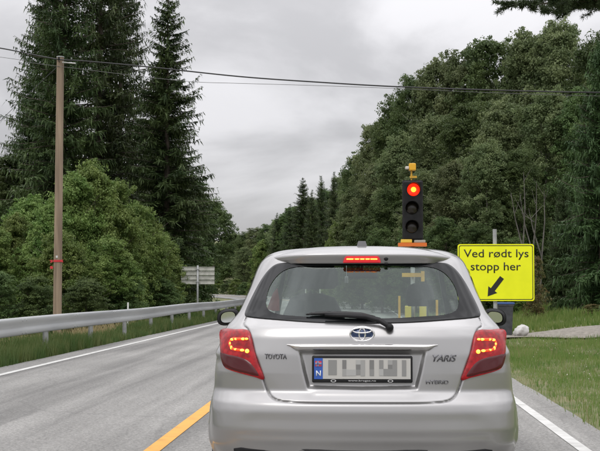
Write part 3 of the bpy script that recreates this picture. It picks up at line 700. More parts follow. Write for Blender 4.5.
for zz in (z0 + .1, z1 - .15): q.box((-.08, -.11, zz), (.08, -.021, zz + .04))
q.build('bracket', M['galv_post'], sg)

# ------------------------------------------------------------------ yellow stop-here sign
SY = 26; a = at(458, 301, SY); c = at(534, 244, SY); sx, sz = (a.x + c.x) / 2, a.z
gzs = float(gz(sx, SY)); sign = thing('warning_sign', 'bright yellow sign reading Ved rødt lys stopp her with a black arrow', 'road sign', (sx, SY, gzs))
k = SY / F; W_ = c.x - a.x; H_ = c.z - a.z; zb = a.z - gzs
def rrect(w, h, r, x0=0, z0=0, n=5):
    o = []
    for cx_, cz_, s in ((w / 2 - r, h - r, 0), (-w / 2 + r, h - r, 90), (-w / 2 + r, r, 180), (w / 2 - r, r, 270)):
        for i in range(n + 1):
            t = R(s + 90 * i / n); o.append((x0 + cx_ + r * math.cos(t), z0 + cz_ + r * math.sin(t)))
    return o
yel = noisy(mat('fluorescent_yellow', (.9, .93, .005), .4), (.84, .88, .003), (.92, .95, .006), 3)
sp_ = MB(); sp_.prism(rrect(W_, H_, .05, 0, zb), 0, .02); sp_.build('panel', yel, sign)
blk = mat('sign_black', (.015, .015, .012), .6)
ob, ib = rrect(W_ - .05, H_ - .05, .04, 0, zb + .025), rrect(W_ - .078, H_ - .078, .035, 0, zb + .039); n = len(ob)
q = MB(); q.add([(x, -.003, z) for x, z in ob + ib], [(i, (i + 1) % n, (i + 1) % n + n, i + n) for i in range(n)]); q.build('border', blk, sign)
def L3(px, py): v = at(px, py, SY); return (v.x - sx, -.005, v.z - gzs)
# capital height 8 px, x-height 6 px
text('Ved rødt lys', 64 * k, blk, sign, (L3(463.7, 258)[0], -.0035, L3(495, 259.8)[2]), height=10.4 * k, off=.003, extrude=.0015)
text('stopp her', 49.5 * k, blk, sign, (L3(470.7, 270)[0], -.0035, L3(495, 273)[2]), height=10.6 * k, off=.003, extrude=.0015)
tl, tp = Vector(L3(502, 277.5)), Vector(L3(487.6, 296.4)); d = (tp - tl).normalized(); s = Vector((-d.z, 0, d.x)); hl = 8.5 * k
hb = tp - d * hl; q = MB()
pts = [tl + s * .05, hb + s * .05, hb + s * .115, tp, hb - s * .115, hb - s * .05, tl - s * .05]
pts = [(p.x, -.0035, p.z) for p in pts]; q.add(pts, [(0, 1, 5, 6), (2, 3, 4)]); o = q.build('arrow', blk, sign)
ptop = at(495.5, 229, SY).z - gzs; px_ = at(495.6, 300, SY).x - sx
q = MB(); q.tube([(px_, .07, -.4), (px_, .07, ptop)], .041, 14); smooth_angle(q.build('post', M['galv_post'], sign))
for zz in (zb + .2, zb + H_ - .25): q = MB(); q.box((px_ - .09, .02, zz), (px_ + .09, .035, zz + .04)); q.tube([(px_ + .048 * math.cos(t), .07 + .048 * math.sin(t), zz + .02) for t in np.linspace(-.6, 3.8, 12)], .008, 5); q.build('clamp', M['galv'], sign)

# ------------------------------------------------------------------ bin and bag
BYY = 36.3; bp = at(505.3, 333, BYY); zb = float(gz(bp.x, BYY)); bh = at(505, 302.5, BYY).z - zb
wb = thing('wheelie_bin', 'dark wheelie bin with a blue lid behind the yellow sign', 'bin', (bp.x, BYY, zb))
q = MB(); w0, w1 = .175, .215
vs = []
for z, ww in ((.05, w0), (bh * .6, (w0 + w1) / 2), (bh - .09, w1), (bh - .09, w1 + .02), (bh - .05, w1 + .02)):
    vs += [(x * ww, y * ww * 1.15, z) for x, y in ((-.85, -1), (.85, -1), (1, -.85), (1, .85), (.85, 1), (-.85, 1), (-1, .85), (-1, -.85))]
fs = [tuple(range(8))[::-1], tuple(range(32, 40))] + [(r0 * 8 + i, r0 * 8 + (i + 1) % 8, r0 * 8 + 8 + (i + 1) % 8, r0 * 8 + 8 + i) for r0 in range(4) for i in range(8)]
q.add(vs, fs); q.build('body', noisy(mat('bin_plastic', (.04, .045, .05), .5), (.03, .033, .037), (.06, .064, .07), 6), wb)
q = MB(); q.box((-.25, -.28, bh - .05), (.25, .26, bh), .02); q.box((-.16, .26, bh - .07), (.16, .33, bh - .04)); q.build('lid', mat('bin_blue', (.03, .08, .25), .5), wb)
for s_ in (-1, 1):
    q = MB(); q.lathe([(.0, -.025), (.1, -.025), (.1, .025), (0, .025)], (s_ * .19, .25, .1), 'x', 18, False); q.build('wheel', M['black_rubber'], wb, True)
bgp = at(521.5, 333, 35.6); q = MB(); r_ = random.Random(9); vs = []; fs = []; nr, nc = 14, 22
for i in range(nr + 1):
    ph = math.pi * i / nr
    for j in range(nc):
        th = 2 * math.pi * j / nc; rr = 1 + .13 * math.sin(5 * th + 3 * ph) * math.sin(ph) + r_.uniform(-.07, .07)
        vs.append((.205 * rr * math.sin(ph) * math.cos(th) + .03 * math.cos(ph), .19 * rr * math.sin(ph) * math.sin(th), max(0, .165 - .03 * math.cos(2 * th) * math.sin(ph) + .18 * rr * math.cos(ph))))
for i in range(nr):
    for j in range(nc): fs.append((i * nc + j, i * nc + (j + 1) % nc, (i + 1) * nc + (j + 1) % nc, (i + 1) * nc + j))
q.add(vs, fs); o = q.build('plastic_bag', mat('white_bag', (.55, .54, .52), .4), loc=(bgp.x, 35.6, float(gz(bgp.x, 35.6)) + .03)); smooth_angle(o, 50); o['label'] = 'crumpled white plastic bag on the ground beside the wheelie bin'; o['category'] = 'bag'

# ------------------------------------------------------------------ portable traffic signal
TY = 20; tp = at(412.8, 240, TY); k = TY / F
sig = thing('traffic_signal', 'portable traffic signal showing red on a yellow trailer ahead of the car', 'traffic light', (tp.x, TY, 0))
ybm = noisy(mat('machine_yellow', (.62, .36, .03), .5), (.5, .28, .02), (.7, .42, .04), 5)
orm = mat('orange_plastic', (.7, .16, .02), .5)
zt, zl = at(412, 181, TY).z, at(412, 239.5, TY).z
q = MB(); q.box((-.15, -.02, zl), (.155, .13, zt), .02); q.build('signal_head', M['black_plastic'], sig)
q = MB(); q.prism(rrect(.33, zt - zl + .03, .03, 0, zl - .015), .01, .02); q.build('backplate', mat('backplate', (.015, .015, .016), .7), sig)
for i, (lx_, ly_) in enumerate(((413.4, 189.8), (411.9, 208.2), (411.9, 227))):
    p = at(lx_, ly_, TY); x, z = p.x - tp.x, p.z; rr = .100
    lm = mat('red_lamp_lit', (.8, .02, .01), .3, emit=(1, .02, .005), estr=1.6) if i == 0 else mat('lamp_dark', (.02, .016, .012), .25)
    q = MB(); q.lathe([(rr, -.022), (rr * .9, -.04), (rr * .6, -.055), (0.001, -.062)], (x, 0, z), 'y', 28); o = q.build('lamp_lens', lm, sig, True)
    if i == 0:
        q = MB(); q.lathe([(rr * .42, -.060), (rr * .3, -.068), (0.001, -.07)], (x, 0, z), 'y', 20)
        q.build('lamp_core', mat('lamp_core', (.8, .3, .05), .3, emit=(1, .33, .02), estr=3.5), o, True)
    q = MB(); N_ = 24; vs = []; 
    for j in range(N_ + 1):
        t = R(-25) + R(230) * j / N_; dp = .17 * (0.35 + .65 * max(0, math.sin(t)) ** .7)
        for rad_, dd in ((rr * 1.06, -.02), (rr * 1.06, -.02 - dp), (rr * 1.12, -.02 - dp), (rr * 1.12, -.02)): vs.append((x + rad_ * math.cos(t), dd, z + rad_ * math.sin(t)))
    fs = [(j * 4 + a, j * 4 + (a + 1) % 4, j * 4 + 4 + (a + 1) % 4, j * 4 + 4 + a) for j in range(N_) for a in range(4)]
    q.add(vs, fs); smooth_angle(q.build('visor', M['black_plastic'], sig))
# beacon and sensor above the head
q = MB(); q.tube([(-.015, .05, zt), (-.015, .05, zt + .20)], .014, 8); q.box((-.04, .02, zt + .05), (.07, .08, zt + .085)); q.build('stem', ybm, sig)
q = MB(); q.box((-.055, -.02, zt + .17), (.055, .12, zt + .285), .012); q.build('detector', mat('detector_yellow', (.75, .40, .02), .45), sig)
q = MB(); q.box((-.115, -.03, zt + .19), (-.056, .06, zt + .235), .01); q.build('detector_lens', mat('pale_lens', (.6, .55, .5), .4), sig)
# cross tray under the head
q = MB(); q.box((-.23, -.07, zl - .11), (.22, .2, zl - .055)); q.build('tray', orm, sig)
q = MB(); q.box((-.19, -.06, zl - .054), (-.015, .12, zl + .0), .008); q.build('tray_box', mat('box_yellow', (.8, .52, .06), .5), sig)
q = MB(); q.box((.02, -.05, zl - .054), (.2, .12, zl - .01), .008); q.build('tray_box', mat('box_grey', (.35, .33, .28), .5), sig)
q = MB(); q.tube([(.0, .07, .5), (.0, .07, zl - .11)], .035, 10); q.build('mast', M['galv_post'], sig, True)
def Q(px, py): p = at(px, py, TY); return p.x - tp.x, p.z
q = MB(); x0, z0 = Q(402, 277); x1, z1 = Q(421, 273); q.box((x0, -.02, z0), (x1, .03, z1)); x2, z2 = Q(424.5, 281.5); q.box((x1, -.022, z2), (x2, .032, Q(0, 271.5)[1])); q.build('bracket', ybm, sig)
q = MB(); x0, z0 = Q(398.2, 296); q.box((x0, -.03, .55), (x0 + .035, .03, z0)); q.build('frame_post', ybm, sig)
q = MB(); x0, z0 = Q(438, 300); q.box((x0 - .035, -.03, .55), (x0, .03, z0)); q.build('frame_post', ybm, sig)
for cx_, hw in ((408, 3), (423, 3.5)):
    q = MB(); x0, z0 = Q(cx_ - hw, 306); x1, _ = Q(cx_ + hw, 306); q.box((x0, -.06, .6), (x1, .12, z0), .01); q.build('battery_box', mat('battery_yellow', (.6, .5, .05), .5), sig)
q = MB(); q.box((-.36, -.32, .48), (.52, .55, .55), .01); q.box((-.04, .55, .48), (.04, 1.4, .54)); q.build('chassis', ybm, sig)
for s_ in (-.46, .62):
    q = MB(); q.lathe([(.12, -.06), (.25, -.065), (.27, -.03), (.27, .03), (.25, .065), (.12, .06)], (s_, .1, .27), 'x', 26, True); wh = q.build('wheel', M['black_rubber'], sig); smooth_angle(wh)
    q = MB(); q.lathe([(.02, -.068), (.12, -.062), (.12, .062), (.02, .068)], (s_, .1, .27), 'x', 20); q.build('rim', M['galv_post'], wh)
for xx, yy_ in ((-.34, -.3), (.5, -.3), (-.34, .53), (.5, .53), (0, 1.38)):
    q = MB(); q.tube([(xx, yy_, .0), (xx, yy_, .48)], .018, 8); q.lathe([(.05, 0), (.05, .012)], (xx, yy_, 0), 'z', 12); q.build('jack_leg', M['galv_post'], sig)
q = MB(); q.tube([(-.46, .1, .27), (.62, .1, .27)], .025, 8); q.box((-.3, .07, .27), (-.25, .13, .48)); q.box((.41, .07, .27), (.46, .13, .48)); q.build('axle', M['black_plastic'], sig)

#CAR#
# ------------------------------------------------------------------ the silver hatchback
CY = 6.72                                # rear bumper distance
car = thing('hatchback_car', 'silver hatchback with lit brake lights waiting at the red signal', 'car', (0, CY, 0))
def smooth_table(zs, vals, sig=.012):
    zz = np.linspace(.10, 1.56, 1461); v = np.interp(zz, zs, vals); kk = np.arange(-60, 61) * .001; g_ = np.exp(-.5 * (kk / sig) ** 2); g_ /= g_.sum()
    vp = np.concatenate([np.full(60, v[0]), v, np.full(60, v[-1])]); return zz, np.convolve(vp, g_, 'valid')
TR = smooth_table([.10, .18, .30, .40, .50, .60, .645, .70, .80, .90, 1.00, 1.05, 1.09, 1.25, 1.41, 1.45, 1.47, 1.49, 1.505, 1.515, 1.523],
                  [.30, .16, .05, .012, .00, .008, .022, .085, .095, .105, .125, .150, .20, .315, .43, .46, .49, .56, .68, .82, 1.05], .009)
TW = smooth_table([.10, .18, .30, .42, .50, .60, .65, .76, .83, .93, 1.00, 1.05, 1.13, 1.265, 1.37, 1.42, 1.455, 1.48, 1.50, 1.513, 1.520, 1.5235],
                  [.70, .74, .80, .842, .850, .849, .845, .838, .832, .815, .794, .772, .708, .650, .612, .588, .556, .515, .455, .345, .21, .08], .010)
TF = smooth_table([.10, .18, .30, .50, .65, .75, .82, .88, .94, .98, 1.01, 1.10, 1.25, 1.40, 1.45, 1.48, 1.505, 1.5235],
                  [3.7, 3.80, 3.93, 3.95, 3.92, 3.84, 3.65, 3.40, 3.12, 2.96, 2.86, 2.70, 2.43, 2.14, 2.0, 1.88, 1.65, 1.35], .008)
TB = smooth_table([.10, .5, .7, 1.0, 1.15, 1.4, 1.5, 1.53], [.36, .36, .36, .34, .34, .32, .30, .3], .02)
rT = lambda z: np.interp(z, *TR); wT = lambda z: np.interp(z, *TW); fT = lambda z: np.interp(z, *TF); bT = lambda z: np.interp(z, *TB)
pT = lambda z: np.interp(z, [.1, .5, .66, .8, 1.0, 1.2, 1.45, 1.52], [3.0, 2.9, 2.8, 3.2, 3.2, 3.4, 3.2, 2.4])
def yr0(x, z):
    q = np.clip(np.abs(x) / wT(z), 0, .985); p = pT(z)
    return rT(z) + bT(z) * (1 - (1 - q ** p) ** (1 / p))
def CP(px, py, fn=None):
    """photo pixel -> car x, z on the rear surface"""
    y = .15
    for _ in range(8):
        p = at(px, py, CY + y); y = float((fn or yr0)(p.x, p.z))
    return (p.x, p.z)
sstep = lambda t: np.clip(t, 0, 1) ** 2 * (3 - 2 * np.clip(t, 0, 1))
def seg_d(x, z, pts):
    d = np.full(np.shape(x), 9.)
    for (ax, az), (bx, bz) in zip(pts[:-1], pts[1:]):
        vx, vz = bx - ax, bz - az; t = np.clip(((x - ax) * vx + (z - az) * vz) / (vx * vx + vz * vz + 1e-12), 0, 1)
        d = np.minimum(d, np.hypot(x - ax - t * vx, z - az - t * vz))
    return d
def inside(x, z, poly):
    c = np.zeros(np.shape(x), bool); n = len(poly)
    for i in range(n):
        (ax, az), (bx, bz) = poly[i], poly[(i + 1) % n]
        c ^= ((az > z) != (bz > z)) & (x < (bx - ax) * (z - az) / (bz - az + 1e-12) + ax)
    return c
def spline(pts, n=6, closed=False):
    P_ = [np.array(p, float) for p in pts]; out = []; m_ = len(P_)
    for i in range(m_ if closed else m_ - 1):
        a, b_, c_, d_ = (P_[(i - 1) % m_], P_[i], P_[(i + 1) % m_], P_[(i + 2) % m_]) if closed else (P_[max(i - 1, 0)], P_[i], P_[i + 1], P_[min(i + 2, m_ - 1)])
        for s in np.linspace(0, 1, n, endpoint=False): out.append(tuple(.5 * ((2 * b_) + (c_ - a) * s + (2 * a - 5 * b_ + 4 * c_ - d_) * s * s + (3 * b_ - a - 3 * c_ + d_) * s ** 3)))
    if not closed: out.append(tuple(P_[-1]))
    return out
def sym(pts):
    """left half outline from the top centre to the bottom centre -> closed outline"""
    return [(x, z) for x, z in pts] + [(-x, z) for x, z in pts[::-1] if abs(x) > 1e-6]
# outlines taken on the rear surface (left half, centre x = 0)
def half(pxs): return [((0.0 if abs(px - 361.5) < .6 else CP(px, py)[0]), CP(px, py)[1]) for px, py in pxs]
hatch_seam = spline(half([(246, 318), (243.5, 325), (248.5, 331), (254.5, 352), (261, 372), (264.5, 383), (268, 392), (274, 398.5), (283, 401.5), (300, 402.8), (330, 403.4), (361.5, 403.6)]), 5)
seam_full = hatch_seam + [(-x, z) for x, z in hatch_seam[::-1]]
glass_out = sym(spline(half([(361.5, 262.0), (310, 262.2), (284, 262.8), (275.5, 264.5), (268, 270.5), (260, 281.5), (252, 296.5), (246, 309.5), (245.0, 315.3), (250, 317.3), (280, 320.0), (320, 322.6), (361.5, 323.4)]), 5))
glass_in = sym(spline(half([(361.5, 265.6), (315, 266.0), (295, 267.0), (284, 270.5), (276, 277), (269.5, 287), (266.5, 298), (266.3, 305), (270, 311), (281, 314.6), (300, 316.2), (330, 318.0), (361.5, 318.7)]), 5))
recess = sym([CP(361.5, 352), CP(300, 352), CP(304, 372), CP(308, 388), CP(361.5, 389)]); recess = [(0, recess[0][1])] + recess[1:4] + [(0, recess[4][1])] + [(-x, z) for x, z in recess[1:4][::-1]]
lampL = spline([CP(*q) for q in ((222.6, 329.6), (236, 329.2), (249, 331.0), (253.5, 348), (258.5, 364), (264.0, 379.0), (254, 376.8), (240, 373.2), (231, 370.2), (225.6, 366.5), (223, 357), (221.8, 343))], 4, True)
lampR = [(-x, z) for x, z in lampL]
creaseL = spline([CP(*q) for q in ((246, 408), (240, 418), (234, 430), (231, 445))], 5)
def disp(x, z):
    """styling of the rear panel: positive pushes the surface into the car"""
    ax = np.abs(x); d = 0
    q = sstep((.5 - seg_d(x, z, recess + recess[:1]) / .028)) ; ins = inside(x, z, recess)
    sdf = np.where(ins, seg_d(x, z, recess + recess[:1]), -seg_d(x, z, recess + recess[:1]))
    d = d + .026 * sstep((sdf + .012) / .026)
    # shelf under the number plate catches the light
    d = d - .006 * np.exp(-((z - (recess[3][1] - .028)) / .010) ** 2) * sstep((.29 - ax) / .05)
    dh = seg_d(x, z, seam_full); d = d + .013 * np.exp(-(dh / .0040) ** 2)
    # bumper corner crease and lower fold
    cx_ = seg_d(ax * -1, z, creaseL); side_ = np.interp(z, [p[1] for p in creaseL[::-1]], [p[0] for p in creaseL[::-1]])
    m_ = sstep((.65 - z) / .14) * sstep((z - .36) / .05)
    d = d + .006 * sstep((-side_ - ax + .05) / .16) * sstep((.66 - z) / .12) * sstep((z - .36) / .05)
    d = d - .003 * np.exp(-((z - .445) / .02) ** 2) * sstep((.70 - ax) / .06)
    # shoulders beside the lamps swell
    return d
def yr(x, z): return yr0(x, z) + disp(x, z)

def ringz():
    return np.concatenate([np.arange(.18, 1.10, .0055), np.arange(1.10, 1.46, .009), np.linspace(1.46, 1.515, 24), np.linspace(1.5165, 1.5232, 9)])
Zs = ringz(); NR, NS, NF = 200, 110, 60; cols = []
def resample(x, y, n):
    s = np.concatenate([[0], np.cumsum(np.hypot(np.diff(x), np.diff(y)))]); t = np.linspace(0, s[-1], n); return np.interp(t, s, x), np.interp(t, s, y)
def side_w(y, z):
    """half width along the body side relative to wT"""
    g_ = sstep((z - 1.0) / .12)
    body = .012 * np.sin(np.clip((y - .3) / 3.2, 0, 1) * math.pi) - .10 * sstep((y - 2.9) / 1.1) * (1 - g_)
    ghs = .055 * sstep((y - .45) / .8) - .03 * sstep((y - 1.7) / .9)
    arch = 0
    for wy in (.68, 3.15): arch = arch + .022 * np.exp(-((np.hypot(y - wy, z - .30) - .36) / .05) ** 2)
    door = 0
    for dy in (1.02, 2.02, 2.95): door = door + .007 * np.exp(-((y - dy) / .005) ** 2) * (z > .33)
    door = door + .02 * np.exp(-((z - .52) / .09) ** 2) * sstep((y - .9) / .3) * sstep((3.0 - y) / .3)
    sh = .010 * np.exp(-((z - .90) / .03) ** 2)
    return body * (1 - g_) + ghs * g_ + (arch + sh) * (1 - g_) - door
G = np.zeros((len(Zs), NR + NS + NF - 2, 3))
for i, z in enumerate(Zs):
    Wz, Rz, Fz, Bz, p = float(wT(z)), float(rT(z)), float(fT(z)), float(bT(z)), float(pT(z))
    if Fz - Rz < 1.4: Bz = min(Bz, (Fz - Rz) * .3)
    th = np.linspace(0, math.pi / 2, 900); xa = Wz * np.sin(th) ** (2 / p); ya = Rz + Bz * (1 - np.cos(th) ** (2 / p))
    # refine near theta=0
    xa = np.concatenate([np.linspace(0, xa[6], 60)[:-1], xa[6:]]); ya = np.concatenate([Rz + Bz * (1 - (1 - (np.linspace(0, xa[59], 60)[:-1] / Wz) ** p) ** (1 / p)), ya[6:]])
    xr, yr_ = resample(xa, ya, NR); yr_ = yr_ + disp(xr, np.full_like(xr, z)) * sstep((Wz * .985 - xr) / (.05 * Wz))
    bf = .55 if z < 1.0 else .30; pf = 2.4
    bf = min(bf, (Fz - Rz) * .35)
    ysid = np.linspace(Rz + Bz, Fz - bf, NS); xsid = np.full(NS, Wz)
    th = np.linspace(math.pi / 2, 0, 400); xf = Wz * np.sin(th) ** (2 / pf); yf = Fz - bf * (1 - np.cos(th) ** (2 / pf)); xf, yf = resample(xf, yf, NF)
    X_ = np.concatenate([xr, xsid[1:], xf[1:]]); Y_ = np.concatenate([yr_, ysid[1:], yf[1:]])
    X_ = X_ + side_w(Y_, z) * sstep((X_ / Wz - .55) / .4) * (1 if z < 1.45 else max(0, (1.52 - z) / .07))
    # bonnet centre slightly domed: keep
    G[i] = np.stack([X_, Y_, np.full_like(X_, z)], 1)
# mirror to a closed ring
GL_ = G[:, ::-1].copy(); GL_[:, :, 0] *= -1
G = np.concatenate([GL_[:, :-1], G[:, :-1]], 1)          # starts at front centre, goes by the left side to the rear and back by the right
nz, nc = G.shape[:2]; V = G.reshape(-1, 3)
I = (np.arange(nz - 1)[:, None] * nc + np.arange(nc)[None]); J = (np.arange(nz - 1)[:, None] * nc + (np.arange(nc)[None] + 1) % nc)
Fq = np.stack([I.ravel(), J.ravel(), J.ravel() + nc, I.ravel() + nc], 1)
cen = V[Fq].mean(1); cx_, cy_, cz_ = cen.T
rearface = cy_ < .75
g_in = [(x * .985, z) for x, z in glass_in]
is_rg = rearface & inside(cx_, cz_, [((x * .5 + q[0] * .5), (z * .5 + q[1] * .5)) for (x, z), q in zip(glass_in, glass_out)]) & (cy_ < .5)
ws_f = fT(cz_) - cy_; is_ws = (cz_ > 1.03) & (cz_ < 1.43) & (cy_ > 1.7) & (np.abs(cx_) < wT(cz_) - .075)
# side windows
def side_poly(a): return a
sw1 = [(1.07, 1.02), (1.98, 1.00), (1.98, 1.40), (1.30, 1.41), (1.09, 1.36)]
sw2 = [(2.05, 1.00), (2.72, 1.02), (2.50, 1.18), (2.10, 1.39), (2.05, 1.395)]
sw0 = [(.66, 1.10), (1.00, 1.03), (1.01, 1.33), (.80, 1.26)]
sideface = (np.abs(cx_) > wT(cz_) * .86) & (cy_ > .55) & ~is_ws
is_sw = np.zeros(len(cen), bool); sides = []
for sg_ in (-1, 1):
    for sw in (sw0, sw1, sw2):
        m_ = sideface & (np.sign(cx_) == sg_) & inside(cy_, cz_, sw); sides.append(m_); is_sw |= m_
arch_cut = np.zeros(len(cen), bool)
for wy in (.68, 3.15): arch_cut |= (np.hypot(cy_ - wy, cz_ - .30) < .345) & (np.abs(cx_) > .55)
inhatch = (cy_ < .62) & inside(cx_, cz_, [(x, z) for x, z in hatch_seam] + [(-x, z) for x, z in hatch_seam[::-1]] + [(.42, 1.0), (.40, 1.43), (.30, 1.452), (-.30, 1.452), (-.40, 1.43), (-.42, 1.0)][:0] + sym([(0, 1.445), (-.46, 1.43)])[::-1][:0] ) 
hp = hatch_seam + [(-x, z) for x, z in hatch_seam[::-1]] ; top_l = [p for p in glass_out if p[0] < -.01]
gl_left = spline(half([(361.5, 260.2), (280, 260.8), (274.5, 262.6), (267, 269.2), (259, 280.5), (251, 295.5), (245, 308.5), (243.6, 316)]), 3)
hatch_poly = gl_left[1:] + hatch_seam + [(-x, z) for x, z in hatch_seam[::-1]][1:] + [(-x, z) for x, z in gl_left[1:][::-1]]
inhatch = (cy_ < .62) & inside(cx_, cz_, hatch_poly) & ~is_rg
body_m = ~(is_rg | is_ws | is_sw | arch_cut | inhatch)
def submesh(name, mask, m, parent, smooth=True, offset=0):
    f = Fq[mask]; u, inv = np.unique(f, return_inverse=True); return mesh(name, V[u], inv.reshape(-1, 4), m, parent, smooth)
# body with roof cap and floor
capi = [(nz - 1) * nc + i for i in range(nc)]
body = submesh('body', body_m, M['paint'], car)
tail = submesh('tailgate', inhatch, M['paint'], car)
rgl = submesh('rear_window', is_rg, M['glass_rear'], tail)
submesh('windscreen', is_ws, M['glass'], car)
for m_ in sides: submesh('side_window', m_, M['glass'], car)
b = MB(); ring = V[capi]; b.add([tuple(p) for p in ring] + [(0, ring[:, 1].mean(), 1.5245)], [(i, (i + 1) % nc, nc) for i in range(nc)])
o = b.build('roof_panel', M['paint'], body, True)
b = MB(); ring = V[:nc]; b.add([tuple(p) for p in ring] + [(0, 1.9, .18)], [((i + 1) % nc, i, nc) for i in range(nc)]); b.build('floor_pan', M['black_plastic'], body)

def patch(name, outer, inner, m, parent, off=.003, nsub=6, fn=yr0, edge=0.0, thick=0, xpush=0):
    """surface patch following the rear panel between two outlines (inner None = filled), lifted by off"""
    outer = list(outer); n = len(outer)
    if inner is None: c = (sum(p[0] for p in outer) / n, sum(p[1] for p in outer) / n); inner = [(c[0] * .999 + p[0] * .001, c[1] * .999 + p[1] * .001) for p in outer]
    vs, fs = [], []
    for j in range(nsub + 1):
        t = j / nsub
        for (ax, az), (bx, bz) in zip(outer, inner):
            x, z = ax + (bx - ax) * t, az + (bz - az) * t; lift = off * (1 if edge == 0 else min(1, (t + .15) / (edge + .15)))
            vs.append((x + math.copysign(xpush, x) * float(sstep((abs(x) / float(wT(z)) - .80) / .15)), float(fn(x, z)) - lift, z))
    for j in range(nsub):
        for i in range(n): fs.append((j * n + i, (j + 1) * n + i, (j + 1) * n + (i + 1) % n, j * n + (i + 1) % n))
    if thick:
        k0 = len(vs)
        for (ax, az) in outer: vs.append((ax, float(fn(ax, az)) + thick, az))
        for i in range(n): fs.append((i, (i + 1) % n, k0 + (i + 1) % n, k0 + i))
    return mesh(name, vs, fs, m, parent, True)
patch('window_band', glass_out, glass_in, M['frit'], tail, .004, 5, yr0, 0, .01)
# lamps ------------------------------------------------------------
def lensmat(name, c, e, s, rough=.08):
    m = mat(name, c, rough, 0, .35, emit=e, estr=s, coat=.25); return m
lens_red = lensmat('lens_red_lit', (.20, .003, .006), (1, .006, .014), .12, .16)
noisy(lens_red, (.10, .002, .004), (.30, .006, .010), 34, detail=2)
lens_dark = lensmat('lens_red_dark', (.06, .006, .008), (1, .0, .0), .01, .12)
led = mat('led_lit', (1, .5, .1), .3, emit=(1, .40, .04), estr=3.2)
halo = mat('led_halo', (1, .1, .02), .3, emit=(1, .05, .01), estr=.9)
def lamp(sgn):
    out_ = lampL if sgn < 0 else lampR
    tl = patch('tail_light', out_, None, lens_red, car, .012, 10, yr0, .12, .02, .010)
    # lower darker reflector with its curved upper edge
    pts = [(222.6, 352.0), (230, 353.6), (240, 356.0), (249, 360.0), (255.5, 366.5), (262, 377.4), (248, 374.6), (235, 371.2), (226.4, 367.0), (223.4, 360)]
    pl = spline([CP(*q) for q in pts], 4, True); pl = pl if sgn < 0 else [(-x, z) for x, z in pl]
    patch('reflector', pl, None, lens_dark, tl, .0150, 5, yr0, .2, 0, .0115)
    def P3(px, py, off): x, z = CP(px, py); return Vector((x * (1 if sgn < 0 else -1), float(yr0(x, z)) - off, z))
    path = [(247.3, 338.8), (239.5, 338.9), (232.8, 339.0), (230.0, 343.2), (232.6, 348.3), (237.8, 349.7), (243.5, 350.2)]
    sm = spline(path, 6); b = MB(); b.tube([P3(px, py, .014) for px, py in sm], .0072, 8); b.build('light_guide', halo, tl, True)
    for i, (px, py) in enumerate([(246.8, 338.7), (243.5, 338.8), (236.3, 338.9), (232.6, 339.2), (230.3, 343.4), (231.6, 347.4), (236.0, 349.2), (242.4, 350.0), (247.4, 350.9)]):
        big = i == 8; r0_ = .0115 if big else .0056 + .0014 * (i % 2); b = MB(); c = P3(px, py, .019)
        for a in range(5):
            pass
        prof_ = [(0.0005, -1), (.6, -.8), (.95, -.3), (1, 0), (.9, .45), (.5, .85), (0.0005, 1)]
        sx_ = 1.0 if big else 1.7 if i in (0, 1, 2, 3, 6, 7) else .9; sz_ = 1.5 if i in (4, 5) else 1
        b.lathe([(r_ * r0_, h * r0_ * .8) for r_, h in prof_], (0, 0, 0), 'y', 12, False); b.v = [(c.x + v[0] * sx_, c.y + v[1], c.z + v[2] * sz_) for v in b.v]
        b.build('led', led, tl, True)
    return tl
lamp(-1); lamp(1)
# roof spoiler over the rear window --------------------------------
sp_out = half([(361.5, 246.6), (330, 247.0), (300, 248.2), (284, 250.0), (277.5, 253.0), (275.0, 257.0), (274.6, 263.2), (290, 262.6), (320, 262.2), (361.5, 262.0)])
def spoiler():
    n = 60; vs, fs = [], []; xs_ = np.linspace(-1, 1, 2 * n + 1)
    rows = []
    for u in xs_:
        a = abs(u); xw = .515 * a
        ztop = 1.508 - .042 * a ** 3.2; zlip = 1.463 - .018 * a ** 4; zb_ = 1.402 + .004 * a ** 2
        xx = xw * (1 if u >= 0 else -1); yb = float(yr0(.545 * a * .93, 1.43))
        yb_ = .384 + .172 * a ** 5
        prof_ = [(xx * .93, yb_ + .34, ztop + .003), (xx * .95, yb_ + .20, ztop + .001), (xx * .975, yb_ + .08, zlip + (ztop - zlip) * .62), (xx * .99, yb_ + .022, zlip + (ztop - zlip) * .22), (xx, yb_ + .004, zlip), (xx, yb_, zlip - .008),
                 (xx, yb_ + .001, zlip - .020), (xx * .998, yb_ + .010, zlip - .032), (xx * .996, yb_ + .014, zb_ + .010), (xx * .996, yb_ + .019, zb_ + .002), (xx * .99, yb_ + .05, zb_ + .004), (xx * .985, yb_ + .16, zb_ + .008)]
        rows.append(prof_)
    k_ = len(rows[0])
    for r_ in rows: vs += r_
    for i in range(len(rows) - 1):
        for j in range(k_ - 1): fs.append((i * k_ + j, i * k_ + j + 1, (i + 1) * k_ + j + 1, (i + 1) * k_ + j))
    fs += [tuple(range(k_)), tuple(range((len(rows) - 1) * k_, len(rows) * k_))[::-1]]
    return mesh('spoiler', vs, fs, M['paint'], tail, True)
spoil = spoiler(); smooth_angle(spoil, 60)
